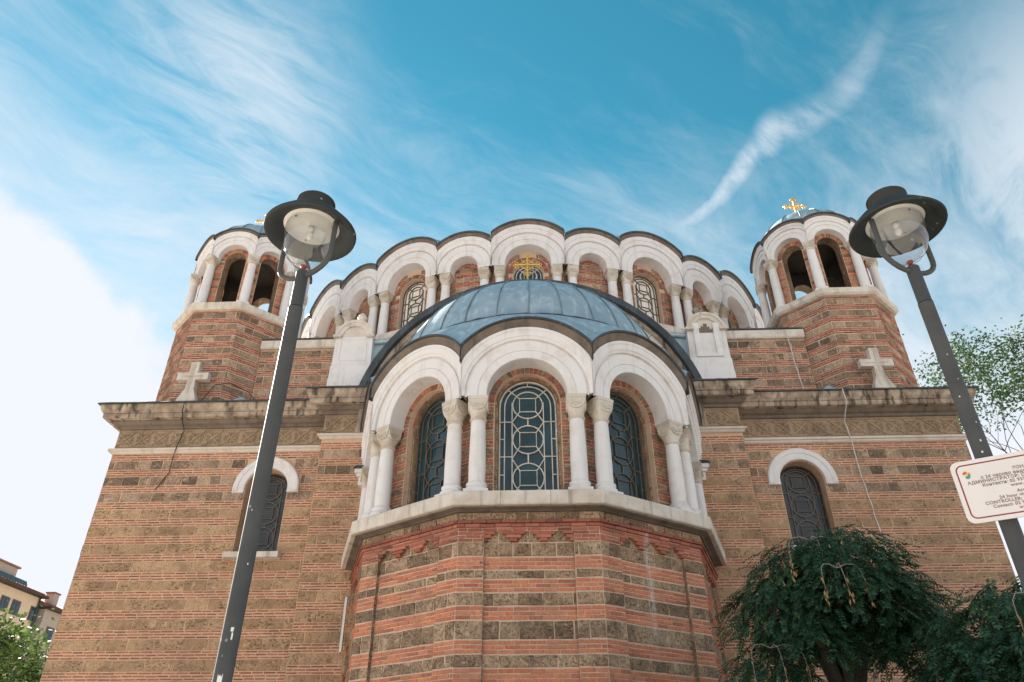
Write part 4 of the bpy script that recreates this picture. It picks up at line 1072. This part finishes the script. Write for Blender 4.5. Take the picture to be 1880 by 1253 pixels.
street_lamp(-1.145, 3.275, 4.20, radians(-22), 'dark street lamp standing before the brick turret and carrying no sign', [(radians(-45), 2.22, .30, .018), (radians(-40), 2.19, .16, .03), (radians(-62), 2.0, .5, .08), (radians(-30), 2.5, .12, .008), (radians(-70), 2.75, .10, .007)])
street_lamp(2.41, 3.40, 4.22, radians(20), 'dark street lamp with the white notice board fixed to its speckled post', [(radians(-125), 3.1, .16, .010), (radians(-150), 3.35, .14, .008), (radians(-140), 3.04, .2, .010), (radians(-128), 3.6, .10, .007), (radians(-118), 3.45, .10, .006), (radians(-108), 3.2, .12, .007)])

# ------------------------------------------------------------------ notice board
def notice():
    W, H = .54, .305; rz = radians(-29)
    root = empty('notice_board', (2.47, 3.283, 2.845), rz)
    tag(root, 'white rounded notice about video surveillance with dark border and small crest', 'sign')
    def rr(w, h, r, n=6):
        pts = []
        for cx, cz, a0 in ((w/2-r, h/2-r, 0), (-w/2+r, h/2-r, pi/2), (-w/2+r, -h/2+r, pi), (w/2-r, -h/2+r, 1.5*pi)):
            pts += [(cx+r*cos(a0+pi/2*i/n), cz+r*sin(a0+pi/2*i/n)) for i in range(n+1)]
        return pts
    def plate(w, h, r, y0, y1, mat, name, parent):
        m = MB(); p = rr(w, h, r); n = len(p)
        m.add([(a, y1, z) for a, z in p], [tuple(range(n))[::-1]]); m.add([(a, y0, z) for a, z in p], [tuple(range(n))])
        m.grid([[(a, y1, z) for a, z in p+p[:1]], [(a, y0, z) for a, z in p+p[:1]]]); return m.build(name, mat, parent)
    plate(W, H, .035, -.004, .004, 'sign_white', 'plate', root)
    f = Fr(0, 0, 0, 0); m = MB(); bar(m, f, rr(W-.045, H-.045, .026), .006, .0035, .0052, True); m.build('border', 'red_paint', root)
    lines = [('ЗОНА', .085, .0165), ('с 24 часово видеонаблюдение', .063, .0165), ('АДМИНИСТРАТОР: СТОЛИЧНА ОБЩИНА', .042, .0165), ('Контакти: 02 9377303 0700 17 310', .021, .0165), ('www.sofia.bg', .000, .0165),
             ('Area with', -.033, .0165), ('24 hour video surveillance', -.054, .0165), ('CONTROLLER: SOFIA MUNICIPALITY', -.075, .0165), ('Contact: 02 9377303 0700 17 310', -.096, .0165), ('www.sofia.bg', -.117, .0165)]
    for t, z, s in lines:
        c = bpy.data.curves.new('lettering', 'FONT'); c.body = t; c.size = s*1.28; c.align_x = 'CENTER'; c.align_y = 'CENTER'; c.extrude = .0004; c.space_character = 1.08
        c.offset = .0004
        c.materials.append(MATS['ink']); t_ = bpy.data.objects.new('lettering', c); col.objects.link(t_)
        bpy.context.view_layer.update(); dg = bpy.context.evaluated_depsgraph_get(); me = bpy.data.meshes.new_from_object(t_.evaluated_get(dg))
        bpy.data.objects.remove(t_); o = link(bpy.data.objects.new('lettering', me), root); o.location = (.01, -.0052, z*.92); o.rotation_euler = (pi/2, 0, 0)
    # small crest: helmet-like coloured shield, top left corner
    ex, ez = -W/2+.062, H/2-.068
    parts = [('emblem_yellow', [(-.012, .012), (.014, .012), (.020, .0), (.010, -.006), (-.010, -.006), (-.02, .002)]), ('emblem_red', [(-.024, .006), (-.012, .020), (.004, .017), (-.004, .004), (-.018, -.002)]), ('emblem_green', [(-.012, -.010), (.014, -.010), (.012, -.024), (0, -.030), (-.012, -.024)]), ('emblem_blue', [(.004, .0), (.016, .0), (.016, -.014), (.004, -.014)])]
    e = MB()
    for k, (mt, p) in enumerate(parts): e.add([(ex+a*.8, -.0046-.0003*k, ez+z*.8) for a, z in p], [tuple(range(len(p)))[::-1]], k)
    e.build('crest', [p[0] for p in parts], root)
    e = MB(); px_, pz_ = W/2-.085, H/2-.062
    e.add([(px_-.05, -.0048, pz_), (px_+.03, -.0048, pz_+.022), (px_+.045, -.0048, pz_-.006), (px_-.03, -.0048, pz_-.010)], [(3, 2, 1, 0)]); e.add([(px_-.01, -.0049, pz_-.010), (px_+.02, -.0049, pz_-.009), (px_+.02, -.0049, pz_-.03), (px_-.01, -.0049, pz_-.03)], [(3, 2, 1, 0)])
    e.build('camera_pictogram', 'red_paint', root)
    m = MB(); m.box((0, .03, .09), (.16, .03, .022)); m.box((0, .03, -.09), (.16, .03, .022)); m.build('clamp', 'metal_trim', root)
notice()

# ------------------------------------------------------------------ trees
def leaflet(mb, p, d, n, l, w):
    s = d.cross(n); s.normalize()
    mb.add([p, p+d*l*.45+s*w/2, p+d*l, p+d*l*.45-s*w/2], [(0, 1, 2, 3)])
def pinnate(mb, p, d, length, pairs, l, w, droop):
    d = d.normalized(); q = p.copy(); st = length/pairs
    up = Vector((0, 0, 1))
    for i in range(pairs):
        d = (d+Vector((0, 0, -droop))).normalized(); q = q+d*st
        side = d.cross(up)
        if side.length < .1: side = d.cross(Vector((1, 0, 0)))
        side.normalize(); nn = side.cross(d).normalized()
        for s in (-1, 1):
            ld = (side*s*.85+d*.55+Vector((0, 0, -.22))).normalized()
            leaflet(mb, q, ld, (nn+Vector((random.uniform(-.35, .35), random.uniform(-.35, .35), 0))).normalized(), l*(1-.25*i/pairs)*random.uniform(.85, 1.15), w)
    leaflet(mb, q, d, nn, l, w)
def weeping_tree(base, ztop, rx, label, seed, lobes, sprays, dead):
    random.seed(seed)
    root = empty('weeping_tree', base); tag(root, label, 'tree', 'weeping trees beside the church')
    fork = ztop*.53
    t = MB(); t.tube([(0, 0, 0), (.03, 0, fork*.5), (.0, 0, fork)], [.17, .14, .13], 9)
    tips = []
    for k in range(7):
        a = 2*pi*k/7+random.uniform(-.3, .3); e = rx*random.uniform(.45, .7)
        p1 = Vector((cos(a)*e*.4, sin(a)*e*.4, fork+(ztop-fork)*.42)); p2 = Vector((cos(a)*e, sin(a)*e, ztop-.35*random.random()-.15)); p3 = Vector((cos(a)*rx*.95, sin(a)*rx*.95, ztop-.95-.4*random.random()))
        t.tube([(0, 0, fork-.08), p1, p2, p3], [.10, .075, .04, .012], 7)
    t.build('trunk', 'bark', root)
    c = MB(); tot = sum(l[3]**2 for l in lobes)
    for (lx, ly, lz, lr, lh) in lobes:
        for i in range(int(sprays*lr*lr/tot)):
            a = random.uniform(0, 2*pi); q = random.random(); e = math.asin(1-1.35*q)     # from the top down past the rim
            k = random.uniform(.72, 1.05)
            hr = lr*cos(e)*k; hz = lh*sin(e)*k
            if hz < 0: hz *= 1.5; hr *= 1+.1*random.random()
            p = Vector((lx+hr*cos(a), ly+hr*sin(a), lz+hz))
            out = Vector((cos(a), sin(a), .1))+Vector((random.uniform(-.6, .6), random.uniform(-.6, .6), random.uniform(-.55, .35)))
            pinnate(c, p, out, random.uniform(.20, .36), random.choice((6, 7, 8)), random.uniform(.060, .095), random.uniform(.022, .032), random.uniform(.08, .22))
    c.build('crown', 'leaf_dark', root)
    for (dx, dy, dz, n_) in dead:
        m = MB(); dl = MB(); o0 = Vector((dx, dy, dz))
        for k in range(n_):
            a = pi+pi*k/max(1, n_-1)+random.uniform(-.2, .2); ln = random.uniform(.25, .42)
            pts = [o0+Vector((cos(a)*ln*sin(min(1, q*1.3)*pi/2), -.10*q+sin(a)*.12*q, .10*sin(q*pi)-ln*1.25*q*q)) for q in (0, .2, .4, .6, .8, 1)]
            m.tube(pts, [.008, .007, .006, .005, .004, .003], 5)
            for _ in range(10):
                q = pts[random.choice((4, 5, 5))]+Vector((random.uniform(-.03, .03), random.uniform(-.03, .03), random.uniform(-.12, .03)))
                leaflet(dl, q, Vector((random.uniform(-.3, .3), random.uniform(-.3, .3), -1)).normalized(), Vector((random.uniform(-1, 1), random.uniform(-1, 1), .1)).normalized(), .08, .025)
        tw = m.build('dead_twig', 'twig_pale', root); dl.build('dry_leaves', 'dry_leaf', tw)
weeping_tree((4.45, 11.2, 0), 4.75, 1.35, 'rounded dark green weeping tree in front of the arched window', 3,
             [(-.25, 0, 4.25, .85, .72), (.45, .1, 4.35, .62, .68), (-.75, -.1, 3.75, .78, .62), (.75, 0, 3.85, .82, .62), (1.15, -.1, 3.35, .62, .5), (-1.15, -.2, 2.85, .62, .5), (.1, -.65, 3.85, .85, .62), (.75, -.55, 3.45, .6, .45), (-.6, -.6, 3.4, .55, .42), (1.35, -.1, 2.85, .5, .5), (1.65, -.3, 2.75, .55, .5), (.15, -.5, 4.35, .8, .6), (.2, .7, 3.7, .9, .7)], 4700,
             [(-.40, -.85, 4.72, 3), (-.30, -1.32, 4.20, 3), (-1.2, -.78, 3.30, 3)])
weeping_tree((5.6, 8.4, 0), 3.45, 1.3, 'dark weeping tree cut off by the picture edge below the notice', 9,
             [(-.3, 0, 3.05, .75, .60), (.5, .1, 3.2, .8, .62), (-.75, -.1, 2.6, .6, .5), (-.1, -.6, 2.7, .8, .6), (.7, -.5, 2.7, .8, .6), (-.6, -.4, 2.1, .7, .5), (.3, -.5, 2.1, .8, .6), (.3, .6, 2.8, .8, .6)], 3200, [(-.45, -.75, 3.3, 4)])

def branch_tree(name, base, h, label, seed, spread, leafmat, leaf, nleaf, depth, bark='bark', group=None, lean=(0, 0), first=.32, leafr=.5, rad=.02):
    random.seed(seed)
    root = empty(name, base); tag(root, label, 'tree')
    t = MB(); tips = []
    def grow(p, d, l, r, k):
        pts = [p]; q = p.copy(); dd = d.copy()
        for i in range(4):
            dd = (dd+Vector((random.uniform(-.16, .16), random.uniform(-.16, .16), random.uniform(-.06, .10)))).normalized(); q = q+dd*l/4; pts.append(q.copy())
        t.tube(pts, [r, r*.9, r*.8, r*.72, r*.62], 6 if k > 2 else 4, caps=False)
        if k <= 1: tips.extend((pts[2], pts[3], pts[4]))
        if k == 0: return
        for j in range(random.choice((2, 3, 3))):
            nd = (dd*.75+Vector((random.uniform(-1, 1), random.uniform(-1, 1), random.uniform(-.25, .7)))*spread).normalized()
            grow(pts[random.choice((3, 4, 4))], nd, l*random.uniform(.62, .82), r*.6, k-1)
    grow(Vector((0, 0, 0)), Vector((lean[0], lean[1], 1)).normalized(), h*first, h*rad, depth)
    t.build('trunk', bark, root)
    c = MB()
    for p in tips:
        if random.random() < .12: continue
        for _ in range(nleaf):
            q = p+Vector((random.gauss(0, leafr), random.gauss(0, leafr), random.gauss(0, leafr*.7)))
            d = Vector((random.uniform(-1, 1), random.uniform(-1, 1), random.uniform(-.9, .3))).normalized(); n = Vector((random.uniform(-1, 1), random.uniform(-1, 1), random.uniform(.1, 1))).normalized()
            leaflet(c, q, d, n, leaf*random.uniform(.7, 1.2), leaf*.5)
    c.build('crown', leafmat, root)
branch_tree('airy_tree', (20.2, 31.0, 0), 17.0, 'sparse airy tree with bare lower twigs behind the turret', 12, .62, 'leaf_fresh', .18, 17, 6, lean=(.03, 0), first=.42, leafr=.30, rad=.009)
branch_tree('leafy_tree', (-17.6, 24.0, 0), 6.0, 'dense green leafy tree at the foot of the far apartment house', 5, .75, 'leaf_mid', .20, 16, 5, first=.38, leafr=.42)

# ------------------------------------------------------------------ far apartment houses
def house(name, x, y0, y1, depth, zeave, wallmat, label, rows, group, dormer):
    root = empty(name, (x, (y0+y1)/2, 0)); tag(root, label, 'building')
    hl = (y1-y0)/2
    m = MB(); m.hexa([(-depth, -hl, 0), (0, -hl, 0), (0, hl, 0), (-depth, hl, 0), (-depth, -hl, zeave), (0, -hl, zeave), (0, hl, zeave), (-depth, hl, zeave)])
    m.build('wall', wallmat, root)
    m = MB(); m.box((-depth/2, 0, zeave+.12), (depth+1.5, 2*hl+.4, .22)); m.build('eaves', 'wood_dark', root)
    m = MB(); m.add([(.75, -hl-.2, zeave+.24), (.75, hl+.2, zeave+.24), (-depth/2, hl+.2, zeave+2.6), (-depth/2, -hl-.2, zeave+2.6), (-depth-.7, -hl-.2, zeave+.24), (-depth-.7, hl+.2, zeave+.24)], [(0, 1, 2, 3), (3, 2, 5, 4), (0, 3, 4), (1, 5, 2)])
    rf = m.build('roof', 'roof_tile', root)
    n = 0
    for k in range(int(2*hl/.45)):
        yy = -hl+.2+k*.45; t = MB(); t.tube([(.72, yy, zeave+.27), (-depth/2+.2, yy, zeave+2.58)], .09, 5); t.build('tile_row', 'roof_tile', rf)
    for (yc, zc, w, h) in rows:
        m = MB(); m.box((.02, yc, zc), (.12, w+.16, h+.16)); wn = m.build('window', 'window_frame_brown', root)
        for s in (-1, 1):
            p = MB(); p.box((.09, yc+s*w/4, zc), (.03, w/2-.07, h-.06)); p.build('pane', 'glass_teal', wn)
    m = MB()
    if dormer:
        m.hexa([(-.5, -hl-.2, zeave+.3), (.2, -hl-.2, zeave+.3), (.2, hl*.55, zeave+.3), (-.5, hl*.55, zeave+.3), (-.9, -hl-.2, zeave+1.1), (-.15, -hl-.2, zeave+1.1), (-.15, hl*.55, zeave+1.1), (-.9, hl*.55, zeave+1.1)]); m.build('roof_glazing', 'glass_teal', rf)
        m = MB(); m.box((-2.2, -hl*.15, zeave+1.35), (2.6, hl*1.1, 1.7)); m.build('stair_tower', 'plaster_grey', rf)
        m = MB(); m.box((-2.2, -hl*.15, zeave+2.28), (3.0, hl*1.1+.4, .16)); m.build('stair_tower_roof', 'roof_tile', rf)
    else:
        for yc in (-hl*.55, hl*.5):
            m = MB(); m.box((-1.6, yc, zeave+1.5), (.9, 1.0, 1.4)); ch = m.build('chimney', 'plaster_grey', rf)
            m = MB(); m.box((-1.6, yc, zeave+2.27), (1.1, 1.2, .14)); m.build('chimney_cap', 'roof_tile', ch)
    for yy in (hl-.25,):
        m = MB(); m.tube([(.12, yy, 0), (.12, yy, zeave)], .09, 6); m.build('downpipe', 'lead_dark', root)
    return root
wins = []
for fl in range(5):
    for yc in (-7.5, -5.6, -1.9, -.1, 3.0):
        wins.append((yc, 18.3-3.1*fl, 1.15, 1.25))
house('apartment_house', -54.3, 66.0, 79.0, 12, 20.0, 'plaster_cream', 'cream apartment house with brown framed windows and glazed attic', [(yc+3.0, z, w, h) for yc, z, w, h in wins], None, True)
wins = [(yc, 16.6-3.1*fl, 1.1, 1.5) for fl in range(4) for yc in (-4.5, -1.5, 1.5, 4.5)]
house('tiled_house', -53.6, 79.3, 92.0, 12, 19.0, 'plaster_grey', 'grey house with sunlit tiled roof behind the cream apartment house', wins, None, False)
